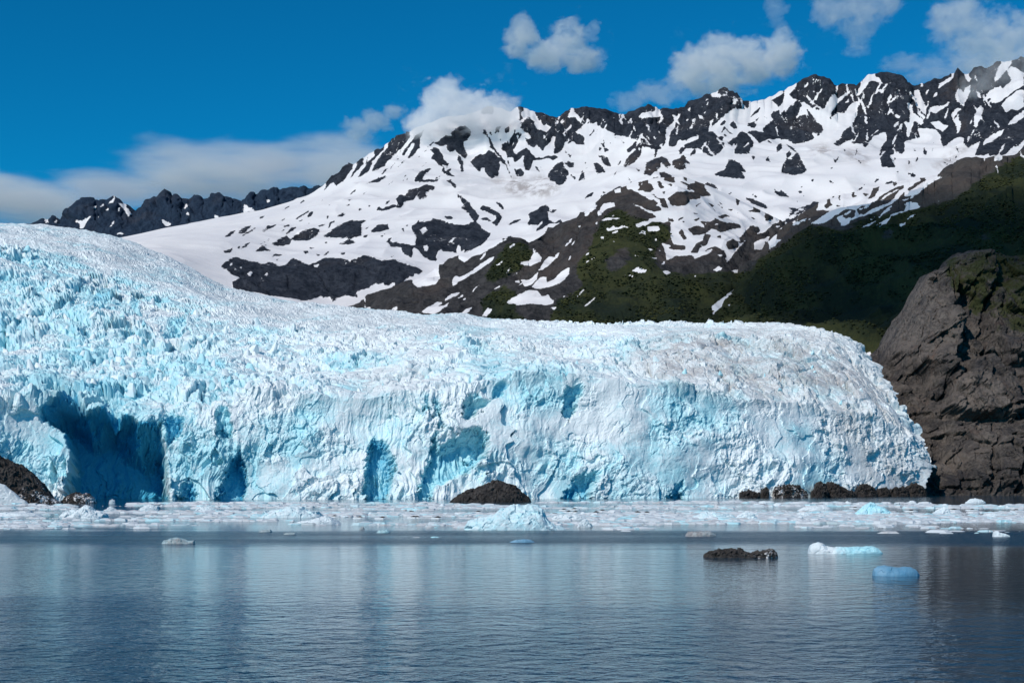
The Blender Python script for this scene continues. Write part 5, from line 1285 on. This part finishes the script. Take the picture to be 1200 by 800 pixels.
cloud("white cloud capping the snowy left summit", 5350, 200, [(520,118,36,34),(512,140,40,26),(545,128,44,36),(580,132,42,26),(495,150,34,20)], 0.009, 3)
cloud("wide cloud resting above the middle summits", 12400, 438, [(812,78,36,34),(845,70,46,38),(885,74,46,34),(915,66,34,34),(840,96,60,26)], 0.00365, 4, grain=153)
cloud("thin trailing cloud between two summits", 12400, 280, [(735,118,30,14),(770,110,36,20),(800,100,34,22)], 0.00162, 5, grain=150)
cloud("small cloud above the snowy left shoulder", 12400, 195, [(420,150,26,22),(440,143,30,18),(462,131,22,12)], 0.00322, 6, grain=152)
cloud("thin cloud patch at the top of the sky", 12400, 320, [(975,10,34,30),(1005,18,40,44),(1035,4,30,26)], 0.00190, 7, grain=140)
cloud("broad wispy cloud hanging over the right summits", 12400, 440, [(1120,22,40,44),(1150,46,56,44),(1185,50,50,50),(1160,75,50,36)], 0.00210, 8, grain=140)
cloud("faint low cloud streak behind the pointed right summit", 12400, 305, [(1060,74,40,12),(1095,84,50,26),(1130,80,40,26)], 0.00126, 9, flat=2.0, grain=133)
cloud("narrow faint wisp above the wide cloud", 12400, 160, [(910,14,20,30),(915,46,16,26)], 0.00140, 10, grain=140)
cloud("mist wrapping the highest right ridge", 5120, 110, [(1168,88,40,26),(1196,76,40,26),(1140,104,30,18)], 0.0022, 11)
cloud("small faint wisp under the thin cloud patch", 12400, 120, [(1003,60,24,12)], 0.00150, 13, grain=140)
cloud("long smooth grey cloud bank behind the distant ridge", 15000, 1500, [(215,192,90,20),(300,194,150,26),(400,188,130,24),(240,218,170,26),(420,212,120,32)], 0.0023, 12, soft=0.7, grain=650.0, flat=5.5, amp=1.5)
cloud("pale streaked cloud bank low at the end of the sky", 15500, 1400, [(-30,225,110,32),(50,240,110,36),(120,222,90,18),(-60,240,90,40)], 0.0020, 14, soft=0.6, grain=800.0, flat=6.0, amp=1.5)
# unseen cloud added towards the sun to shade the green hillside and the cliff
def over(x, y, z, t):
    return (x + TO_SUN.x * t, y + TO_SUN.y * t, z + TO_SUN.z * t)
n = Nodes("cloud_vapour")
tc = n.n('ShaderNodeTexCoord').outputs['Object']
ln = n.n('ShaderNodeVectorMath', operation='LENGTH'); n.put(ln.inputs[0], tc)
nz = n.noise(tc, 1.7, 5, 0.55)
v = n.math('ADD', n.math('SUBTRACT', 1.0, ln.outputs['Value']), n.math('MULTIPLY', n.math('SUBTRACT', nz, 0.5), 1.0))
pv = n.n('ShaderNodeVolumePrincipled'); pv.inputs['Color'].default_value = (0.97, 0.97, 0.97, 1); pv.inputs['Anisotropy'].default_value = 0.0
n.put(pv.inputs['Density'], n.math('MULTIPLY', n.step(v, 0.10, 0.34), 0.0065))
n.t.links.new(pv.outputs[0], n.out.inputs['Volume'])
bm = bmesh.new(); bmesh.ops.create_icosphere(bm, subdivisions=4, radius=1.0)
me = bpy.data.meshes.new("cloud"); bm.to_mesh(me); bm.free(); me.materials.append(n.m)
o = tag(link("cloud", me, None, over(640, 1850, 250, 2700)), "unseen cloud added overhead to shade the green hillside and the cliff", "cloud", "clouds over the mountains")
o.scale = (440, 800, 170)
